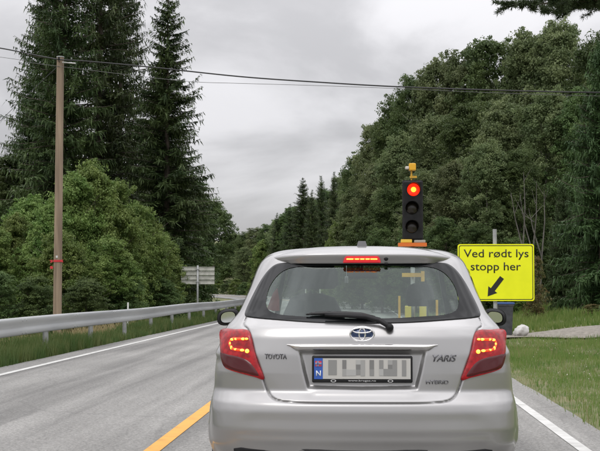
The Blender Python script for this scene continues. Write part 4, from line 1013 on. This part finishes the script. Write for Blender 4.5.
# third brake light on the spoiler
bl_out = [(-.108, 1.408), (.108, 1.408), (.106, 1.420), (.098, 1.443), (.088, 1.449), (-.088, 1.449), (-.098, 1.443), (-.106, 1.420)]
tb_ = mesh('brake_light', [(x, .392, z) for x, z in bl_out] + [(x * .96, .377, 1.428 + (z - 1.428) * .86) for x, z in bl_out], [tuple(range(8, 16))] + [(i, (i + 1) % 8, (i + 1) % 8 + 8, i + 8) for i in range(8)], lensmat('brake_lens', (.42, .02, .03), (1, .02, .03), .28), tail)
b = MB(); b.box((-.088, .371, 1.424), (.088, .3765, 1.4345), .003); b.build('light_guide', halo, tb_)
for x in (-.076, -.06, -.028, .002, .032, .06, .076):
    b = MB(); b.box((x - .011, .366, 1.426), (x + .011, .3705, 1.4325), .0025); b.build('led', led, tb_)
# washer nozzle, antenna foot
b = MB(); b.lathe([(.0125, 0), (.0125, -.008), (.008, -.012), (.001, -.013)], (.137, .400, 1.432), 'y', 16); b.build('washer_nozzle', M['black_plastic'], spoil, True)
b = MB(); b.box((.128, .392, 1.400), (.147, .402, 1.408), .002); b.build('washer_clip', M['black_plastic'], spoil)
b = MB(); b.add([(-.032, .62, 1.505), (.032, .62, 1.505), (.03, .72, 1.51), (-.03, .72, 1.51), (-.022, .635, 1.54), (.022, .635, 1.54), (.02, .69, 1.543), (-.02, .69, 1.543)], [(0, 1, 5, 4), (1, 2, 6, 5), (2, 3, 7, 6), (3, 0, 4, 7), (4, 5, 6, 7)])
b.build('antenna', mat('antenna_grey', (.09, .09, .095), .5), car)
# garnish bar above the plate
gp = [CP(*q) for q in ((286.5, 344.0), (361.5, 343.0), (436.5, 344.0), (436.0, 346.2), (429, 350.5), (361.5, 351.3), (294, 350.5), (287.5, 346.2))]
def bar():
    vs, fs = [], []; n = 50
    for i in range(n + 1):
        u = -1 + 2 * i / n; a = abs(u); x = .411 * u
        zt_ = 0.962 - .004 * a ** 2; zb_ = .923 + .030 * sstep((a - .86) / .14); hgt = zt_ - zb_
        yb = float(yr0(x, .945)); pr = .030 * (1 - .75 * sstep((a - .80) / .2))
        for fy, fz in ((0.01, 1.0), (-pr * .45, .99), (-pr * .92, .80), (-pr, .66), (-pr * .96, .50), (-pr * .55, .12), (-pr * .3, .02), (.03, 0)): vs.append((x, yb + fy, zb_ + hgt * fz))
    for i in range(n):
        for j in range(7): fs.append((i * 8 + j, i * 8 + j + 1, i * 8 + 9 + j, i * 8 + 8 + j))
    fs += [tuple(range(8)), tuple(range(n * 8, n * 8 + 8))[::-1]]
    return mesh('garnish_bar', vs, fs, mat('satin_chrome', (.66, .65, .64), .2, .9), tail, True)
smooth_angle(bar(), 50)
# number plate
pY = .095; 
def PQ(px, py, y=pY): p = at(px, py, CY + y); return p.x, p.z
x0, z0 = PQ(310.6, 382.6); x1, z1 = PQ(411.2, 356.0); cxp = (x0 + x1) / 2; dx = cxp
x0 -= dx; x1 -= dx
plate = MB(); plate.box((x0, pY - .004, z0), (x1, pY + .012, z1), .008); plate = plate.build('number_plate', M['black_plastic'], tail)
def rc(a, b_, c, d, y0, name, m, par): q = MB(); q.box((a, y0 - .0015, b_), (c, y0, d)); return q.build(name, m, par)
fx = lambda px: PQ(px, 370)[0] - dx; fz = lambda py: PQ(361, py)[1]
yp = pY - .0045
wp = rc(fx(313.6), fz(379.0), fx(409.2), fz(358.4), yp, 'plate_face', mat('plate_white', (.50, .49, .46), .5), plate)
bl_ = rc(fx(312.8), fz(379.2), fx(321.4), fz(358.2), yp - .0018, 'country_strip', mat('plate_blue', (.03, .10, .42), .5), plate)
fr = mat('flag_red', (.55, .05, .08), .5); fw = mat('flag_white', (.6, .6, .65), .5); fb = mat('flag_blue', (.03, .05, .25), .5)
rc(fx(313.9), fz(366.4), fx(320.3), fz(361.0), yp - .0036, 'flag', fr, bl_); yf = yp - .0054
flg = rc(fx(315.6), fz(366.4), fx(317.4), fz(361.0), yf, 'flag_cross', fw, bl_); rc(fx(313.9), fz(364.5), fx(320.3), fz(362.9), yf - .0001 - .0016, 'flag_cross', fw, bl_)
rc(fx(316.1), fz(366.4), fx(316.9), fz(361.0), yf - .0034, 'flag_cross', fb, bl_); rc(fx(313.9), fz(364.0), fx(320.3), fz(363.4), yf - .0051, 'flag_cross', fb, bl_)
text('N', .026, mat('letter_white', (.7, .72, .75), .5), bl_, (fx(314.8), yp - .0037, fz(376.2)), height=.030, off=.02)
grey = [mat(f'plate_grey_{i}', (v, v, v * .97), .5) for i, v in enumerate((.19, .25, .33, .40))]
# blocks of grey that stand for the unreadable characters
blocks = [(327.0, 335.4, 360, 375, 1), (341.0, 345.0, 360, 369, 0), (341, 345, 369, 376, 2), (354.6, 359.2, 364.5, 369.6, 0), (354.6, 359.2, 369.6, 375, 1), (359.2, 363.6, 360, 376, 2), (354.6, 359.2, 360, 364.5, 3),
          (368.2, 372.6, 360, 369.2, 0), (368.2, 372.6, 369.2, 375.8, 1), (377.8, 382.0, 360, 369.0, 1), (377.8, 382.0, 369, 375.6, 3), (382, 386.6, 368.8, 375.8, 1), (386.6, 391.0, 364.6, 369.0, 0), (386.6, 391, 360, 364.6, 2), (386.6, 395.6, 369, 375.8, 1), (391, 395.6, 360, 369, 1), (400.6, 404.8, 360, 376, 1), (345, 354.6, 369.5, 375.8, 3)]
for a, c_, t_, bb, g_ in blocks: rc(fx(a), fz(bb), fx(c_), fz(t_), yp - .0018, 'plate_character', grey[g_], wp)
lw = mat('frame_white', (.55, .55, .55), .5)
text('www.broges.no', fx(374.6) - fx(346.8), lw, plate, (fx(346.8), yp - .001, fz(382.0)), height=.0115, off=.01)
for px_ in (332, 389): q = MB(); q.lathe([(.015, 0), (.010, 0)], (0, 0, 0), 'y', 20, False); q.v = [(v[0] + fx(px_), yp - .0012, v[2] * .5 + fz(380.9)) for v in q.v]; q.build('frame_mark', lw, plate)
# badge: three ovals on a blue ground
def oval(a, b_, cx0, cz0, wd, m, name, par, y0, n=40, depth=.006):
    vs, fs = [], []
    for i in range(n):
        t = 2 * math.pi * i / n; c, s = math.cos(t), math.sin(t)
        for (rr, dy) in ((-wd, 0), (-wd * .6, -depth), (wd * .6, -depth), (wd, 0)): vs.append((cx0 + (a + rr) * c, y0 + dy, cz0 + (b_ + rr) * s))
    for i in range(n):
        j = (i + 1) % n
        for q_ in range(3): fs.append((i * 4 + q_, i * 4 + q_ + 1, j * 4 + q_ + 1, j * 4 + q_))
    return mesh(name, vs, fs, m, par, True)
chrome = mat('chrome', (.8, .8, .8), .12, 1)
ex, ez = CP(361.5, 334.0); ex = 0; ey = float(yr0(0, ez)) - .006; az, bz_ = .0645, .0385
em = MB(); em.lathe([(.985, .012), (.985, -.001), (.001, -.0015)], (0, 0, 0), 'y', 40, False); em.v = [(v[0] * az, ey + v[1], ez + v[2] * bz_) for v in em.v]
em = em.build('emblem', mat('emblem_blue', (.02, .05, .14), .15, .3, coat=1), tail, True)
oval(az, bz_, 0, ez, .0052, chrome, 'emblem_oval', em, ey); oval(.0165, bz_ - .007, 0, ez, .0045, chrome, 'emblem_oval', em, ey - .001)
oval(az - .013, .0135, 0, ez + bz_ - .0185, .0042, chrome, 'emblem_oval', em, ey - .002)
# chrome lettering
def badge(s, a, b_, t_, bo, shear=0, off=.02, name='badge_lettering'):
    X0, Z0 = CP(a, bo); X1, Z1 = CP(b_, t_); ym = float(yr(X0, Z0)); y1_ = float(yr(X1, Z0)); ang = math.atan2(y1_ - ym, X1 - X0)
    return text(s, X1 - X0, mat('badge_chrome', (.16, .16, .17), .3, .8), tail, (X0, min(ym, y1_) - .003 if abs(ang) < .01 else ym - .003, Z0), rot=(R(90), 0, ang), height=Z1 - Z0, shear=shear, off=off, extrude=.003, name=name)
badge('TOYOTA', 264.8, 287.0, 353.8, 358.9); badge('YARIS', 432.8, 456.5, 354.6, 361.6, .3); badge('HYBRID', 426, 448.5, 380.0, 384.0)
# black strip laid on the panel as the shade under the garnish bar
q = MB(); xs_ = np.linspace(-.30, .30, 21); q.add([(x, float(yr(x, .915)) - .002, .917) for x in xs_] + [(x, float(yr(x, .915)) - .003, .926) for x in xs_], [(i, i + 1, i + 22, i + 21) for i in range(20)]); q.build('bar_shade_strip', M['black_plastic'], tail)
# wiper: arm and blade as one streamlined black form
def wpt(px, py, off): x, z = CP(px, py); return Vector((x, float(yr0(x, z)) - off, z))
b = MB(); b.tube([wpt(px, py, o_) for px, py, o_ in ((391, 328.5, .035), (386, 324.5, .042), (379, 320.0, .045), (366, 316.6, .042), (345, 315.4, .04), (325, 315.0, .036))], [.011, .014, .0155, .014, .012, .008], 10)
wip = b.build('rear_wiper', M['black_plastic'], tail, True)
b = MB(); pth = [(306, 314.4), (312, 313.6), (325, 313.2), (345, 313.6), (362, 314.6), (375, 316.8)]
for k_, (r1_) in enumerate(((.003, .008, .011, .013, .012, .005),)): b.tube([wpt(px, py, .022) for px, py in pth], r1_, 8)
b.build('wiper_blade', mat('wiper_rubber', (.01, .01, .011), .5), wip, True)
b = MB(); p_ = wpt(389.5, 327.3, 0); b.lathe([(.022, .012), (.022, -.03), (.016, -.044), (.001, -.048)], p_, 'y', 18); b.build('wiper_hub', M['black_plastic'], wip, True)
# lower black valance and diffuser
val = [(-.70, .392), (-.66, .400), (-.3, .402), (.3, .402), (.66, .400), (.70, .392), (.70, .35), (.64, .25), (.3, .215), (-.3, .215), (-.64, .25), (-.70, .35)]
patch('rear_valance', val, None, M['black_plastic'], car, .006, 8, lambda x, z: yr0(x, z) + disp(x, z), .1, .01)
for sx_ in (-1, 1):
    q = MB(); yq = float(yr0(.56, .33)); q.box((sx_ * .56 - .05, yq - .03, .315), (sx_ * .56 + .05, yq + .03, .345), .006); q.build('reflector', lens_dark, car)
q = MB(); q.tube([(-.45, .1, .22), (-.45, .5, .22)], .03, 14); q.build('exhaust_pipe', M['galv_post'], car, True)
# mirrors
for sx_ in (-1, 1):
    mir = MB(); my = 2.28; mxc = at(228 if sx_ < 0 else 495, 300, CY + my).x; mz = at(228 if sx_ < 0 else 495, 317.5, CY + my).z
    vs, fs = [], []; n = 20; rings = [(.0, .72, .0), (.012, .98, 0), (.03, 1.0, 0), (.08, .9, .004), (.13, .62, .008), (.15, .25, .01)]
    for dy, kk, dz in rings:
        for i in range(n):
            t = 2 * math.pi * i / n; c, s = math.cos(t), math.sin(t); X_ = abs(c) ** .75 * math.copysign(1, c) * .080; Z_ = abs(s) ** .8 * math.copysign(1, s) * (.062 if s > 0 else .056)
            Z_ += X_ * sx_ * -.12
            vs.append((mxc + X_ * kk, my + dy, mz + Z_ * kk + dz))
    for j in range(len(rings) - 1):
        for i in range(n): fs.append((j * n + i, j * n + (i + 1) % n, (j + 1) * n + (i + 1) % n, (j + 1) * n + i))
    fs.append(tuple(range((len(rings) - 1) * n, len(rings) * n)))
    mo = mesh('wing_mirror', vs, fs, M['black_plastic'], car, True); 
    cov = [(x, y + .0, z) for x, y, z in vs[2 * n:]]; ctr = (mxc, my + .06, mz)
    cv = [((x - ctr[0]) * 1.035 + ctr[0], (y - ctr[1]) * 1.03 + ctr[1], (z - ctr[2]) * 1.035 + ctr[2]) for x, y, z in cov]
    mesh('mirror_shell', cv, [tuple(i - 2 * n for i in f) for f in fs if min(f) >= 2 * n], M['paint'], mo, True)
    mesh('mirror_glass', [(mxc + (x - mxc) * .9, my + .006, mz + (z - mz) * .9) for x, y, z in vs[:n]], [tuple(range(n))], mat('mirror_glass', (.75, .78, .8), .03, 1), mo)
    q = MB(); q.box((min(sx_ * .80, mxc), my + .04, mz - .075), (max(sx_ * .80, mxc), my + .09, mz - .035), .01); q.build('mirror_arm', M['black_plastic'], mo)
# wheels
for wy in (.68, 3.15):
    for sx_ in (-1, 1):
        q = MB(); c = (sx_ * .735, wy, .30); q.lathe([(.20, -.09), (.28, -.095), (.30, -.07), (.303, 0), (.30, .07), (.28, .095), (.20, .09)], c, 'x', 40, False); wh = q.build('wheel', M['black_rubber'], car); smooth_angle(wh)
        q = MB(); q.lathe([(.205, -.088), (.19, -.05), (.19, .05), (.205, .088)], c, 'x', 40, False)
        for k_ in range(10):
            t = math.tau * k_ / 10; d = Vector((0, math.cos(t), math.sin(t))); e = Vector((0, -d.z, d.y)); o_ = Vector(c) + Vector((sx_ * .07, 0, 0)); q.add([o_ + d * .04 + e * .018, o_ + d * .04 - e * .018, o_ + d * .2 - e * .024, o_ + d * .2 + e * .024, o_ + Vector((-sx_ * .03, 0, 0)) + d * .04, o_ + Vector((-sx_ * .03, 0, 0)) + d * .2], [(0, 1, 2, 3), (0, 3, 5, 4), (1, 4, 5, 2)])
        q.lathe([(.05, 0), (.045, sx_ * .012), (.001, sx_ * .014)], Vector(c) + Vector((sx_ * .066, 0, 0)), 'x', 20); q.build('rim', chrome, wh)
        q = MB(); q.lathe([(.001, -.02), (.14, -.02), (.14, .02), (.001, .02)], Vector(c) - Vector((sx_ * .03, 0, 0)), 'x', 24); q.build('brake_disc', M['galv_post'], wh)
for wy in (.68, 3.15):                                       # arch liners
    for sx_ in (-1, 1):
        q = MB(); N_ = 20; vs = []; fs = []
        for i in range(N_ + 1):
            t = R(-20) + R(220) * i / N_
            for xx in (.50, .845): vs.append((sx_ * xx, wy + .35 * math.cos(t), max(.18, .30 + .35 * math.sin(t))))
        for i in range(N_): fs.append((i * 2, i * 2 + 1, i * 2 + 3, i * 2 + 2))
        q.add(vs, fs); q.box((sx_ * .50 - .002, wy - .36, .18), (sx_ * .50 + .002, wy + .36, .66)); q.build('arch_liner', M['black_plastic'], car)
# side trim: black window frames as bands, door handles
for sx_ in (-1, 1):
    for sw in (sw0, sw1, sw2):
        c = (sum(p[0] for p in sw) / len(sw), sum(p[1] for p in sw) / len(sw)); ou = [(c[0] + (y - c[0]) * 1.05, c[1] + (z - c[1]) * 1.09) for y, z in sw]; inn = [(c[0] + (y - c[0]) * .95, c[1] + (z - c[1]) * .91) for y, z in sw]
        def dens_(pl): 
            o_ = []
            for i in range(len(pl)):
                for t in np.linspace(0, 1, 6, endpoint=False): o_.append((pl[i][0] * (1 - t) + pl[(i + 1) % len(pl)][0] * t, pl[i][1] * (1 - t) + pl[(i + 1) % len(pl)][1] * t))
            return o_
        A, B_ = dens_(ou), dens_(inn); vs = []; n = len(A)
        for pl in (A, B_):
            for y, z in pl:
                y = min(y, float(fT(z)) - .31); vs.append((sx_ * (float(wT(z) + side_w(np.float64(y), z)) + .004), y, z))
        mesh('window_trim', vs, [(i, (i + 1) % n, n + (i + 1) % n, n + i) for i in range(n)], M['black_plastic'], car)
    for hy in (1.15, 2.12):
        q = MB(); xw = float(wT(.90) + side_w(np.float64(hy + .08), .90)); q.tube([(sx_ * (xw - .01), hy, .90), (sx_ * (xw + .028), hy + .02, .902), (sx_ * (xw + .028), hy + .15, .904), (sx_ * (xw - .01), hy + .17, .90)], .012, 8); q.build('door_handle', M['paint'], car, True)
# headlights and grille, for anyone who walks round the front
for sx_ in (-1, 1):
    q = MB(); vs = []; pl = spline([(.42, .66), (.60, .70), (.72, .78), (.70, .82), (.58, .78), (.44, .72)], 4, True)
    def yfront(x, z): wz = float(wT(z)); return float(fT(z)) - .55 * (1 - (1 - min(.999, abs(x) / wz) ** 2.4) ** (1 / 2.4))
    q.add([(sx_ * x, yfront(x, z) + .006, z) for x, z in pl], [tuple(range(len(pl)))]); q.build('headlight', mat('headlight_glass', (.6, .62, .65), .05, .6, coat=1), car)
q = MB(); q.add([(x, yfront(x, z) + .008, z) for x, z in ((-.40, .52), (0, .50), (.40, .52), (.48, .34), (0, .30), (-.48, .34))], [(0, 1, 4, 5), (1, 2, 3, 4)]); q.build('front_grille', M['black_plastic'], car)
# interior ----------------------------------------------------------
fab = noisy(mat('seat_fabric', (.05, .052, .055), .9), (.035, .037, .04), (.075, .078, .08), 12)
def seat(x, y, w_, zt_, head=True, hw=.135, hh=.25, gap=.06):
    vs, fs = [], []; n = 24; prof_ = [(.50, 1.0), (.60, 1.0), (.80, .98), (.95, .93), (1.05, .80), (zt_, .55), (zt_ + .03, .2)]
    for z, kk in prof_:
        for i in range(n):
            t = math.tau * i / n; c, s = math.cos(t), math.sin(t); vs.append((x + abs(c) ** .5 * math.copysign(1, c) * w_ / 2 * kk, y - (z - .5) * .22 + abs(s) ** .6 * math.copysign(1, s) * .065, z))
    for j in range(len(prof_) - 1):
        for i in range(n): fs.append((j * n + i, j * n + (i + 1) % n, (j + 1) * n + (i + 1) % n, (j + 1) * n + i))
    fs.append(tuple(range((len(prof_) - 1) * n, len(prof_) * n)))
    st = mesh('seat', vs, fs, fab, car, True); q = MB(); q.box((x - w_ / 2, y, .38), (x + w_ / 2, y + .5, .52), .04); q.build('seat_cushion', fab, st)
    if head:
        hy = y - (zt_ - .5) * .22 - .02; q = MB(); vs, fs = [], []
        for z, kk in ((zt_ + gap, .8), (zt_ + gap + .03, 1), (zt_ + hh - .06, .96), (zt_ + hh - .015, .8), (zt_ + hh, .4)):
            for i in range(16):
                t = math.tau * i / 16; c, s = math.cos(t), math.sin(t); vs.append((x + abs(c) ** .6 * math.copysign(1, c) * hw * kk, hy + s * .05 * kk, z))
        for j in range(4):
            for i in range(16): fs.append((j * 16 + i, j * 16 + (i + 1) % 16, (j + 1) * 16 + (i + 1) % 16, (j + 1) * 16 + i))
        fs += [tuple(range(16))[::-1], tuple(range(64, 80))]; mesh('headrest', vs, fs, fab, st, True)
        for s_ in (-.05, .05): q = MB(); q.tube([(x + s_, hy, zt_ - .02), (x + s_, hy, zt_ + gap + .02)], .006, 6); q.build('headrest_post', chrome, st)
seat(-.34, 2.10, .56, 1.20, True, .18, .24); seat(.40, 2.10, .44, .97, True, .10, .33, .17)
for x in (-.38, 0, .38): seat(x, 1.02, .36, .94, False)
q = MB(); q.box((-.66, 2.60, .75), (.66, 2.95, .98), .05); q.build('dashboard', M['black_plastic'], car)
q = MB(); q.tube([(-.34 + .18 * math.cos(t), 2.50 - .05 * math.sin(t), .92 + .18 * math.sin(t)) for t in np.linspace(0, math.tau, 25)], .014, 8, False); q.tube([(-.34, 2.62, .88), (-.34, 2.50, .92)], .03, 8); q.tube([(-.50, 2.5, .92), (-.18, 2.5, .92)], .015, 6); q.build('steering_wheel', M['black_plastic'], car, True)
q = MB(); q.box((-.11, 2.22, 1.335), (.11, 2.245, 1.395), .012); q.tube([(0, 2.24, 1.39), (0, 2.2, 1.44)], .01, 6); q.build('rear_view_mirror', M['black_plastic'], car)
q = MB(); q.box((-.70, .35, .60), (.70, .90, .62)); q.box((-.62, 1.0, .20), (.62, 2.9, .24)); q.build('cabin_floor', M['black_plastic'], car)
hl = noisy(mat('headliner', (.3, .3, .29), .9), (.24, .24, .235), (.32, .32, .31), 6)
q = MB(); vs = []; fs = []
for i in range(9):
    y = .55 + 1.5 * i / 8
    for j in range(9): x = -.50 + 1.0 * j / 8; vs.append((x, y, 1.475 - .05 * (x / .5) ** 4 - .05 * ((y - 1.3) / .75) ** 4))
fs = [(i * 9 + j, i * 9 + j + 1, (i + 1) * 9 + j + 1, (i + 1) * 9 + j) for i in range(8) for j in range(8)]; q.add(vs, fs); q.build('headliner', hl, car, True)
for sx_ in (-1, 1):                                          # inner pillar and door linings
    q = MB(); q.box((sx_ * .70 - .01, 1.0, .3), (sx_ * .70 + .01, 2.8, .98)); q.build('door_lining', M['black_plastic'], car)
    q = MB(); q.add([(sx_ * .63, 1.98, .95), (sx_ * .63, 2.08, .95), (sx_ * .55, 2.08, 1.43), (sx_ * .55, 1.98, 1.43), (sx_ * .60, 1.98, .95), (sx_ * .60, 2.08, .95), (sx_ * .52, 2.08, 1.43), (sx_ * .52, 1.98, 1.43)], [(0, 1, 2, 3), (4, 5, 6, 7), (0, 3, 7, 4), (1, 2, 6, 5)]); q.build('door_pillar', M['black_plastic'], car)
# red garment over the left rear corner, pale air freshener
def inside_pt(px, py, y): p = at(px, py, CY + y); return (p.x, y, p.z)
q = MB(); pl = [inside_pt(*p, .62) for p in ((277, 288), (279, 300), (279, 311), (273, 311), (267, 309), (270, 301), (273, 293))]; q.add([tuple(p) for p in pl] + [(x, y + .06, z) for x, y, z in pl], [tuple(range(7)), tuple(range(7, 14))[::-1]] + [(i, i + 7, (i + 1) % 7 + 7, (i + 1) % 7) for i in range(7)])
o = q.build('red_jacket', noisy(mat('red_cloth', (.6, .06, .05), .9), (.5, .04, .03), (.75, .12, .09), 9), None, False, (0, CY, 0)); o['label'] = 'red garment hanging inside the left corner of the car rear window'; o['category'] = 'jacket'
q = MB(); x, y, z = inside_pt(346.5, 280, 2.1); q.box((x - .012, y, z - .025), (x + .012, y + .01, z + .025), .004); q.tube([(x, y + .005, z + .02), (x, y + .005, z + .12)], .0015, 4)
o = q.build('air_freshener', mat('air_freshener_white', (.7, .7, .7), .5), None, False, (0, CY, 0)); o['label'] = 'small white air freshener hanging in the middle of the car'; o['category'] = 'air freshener'
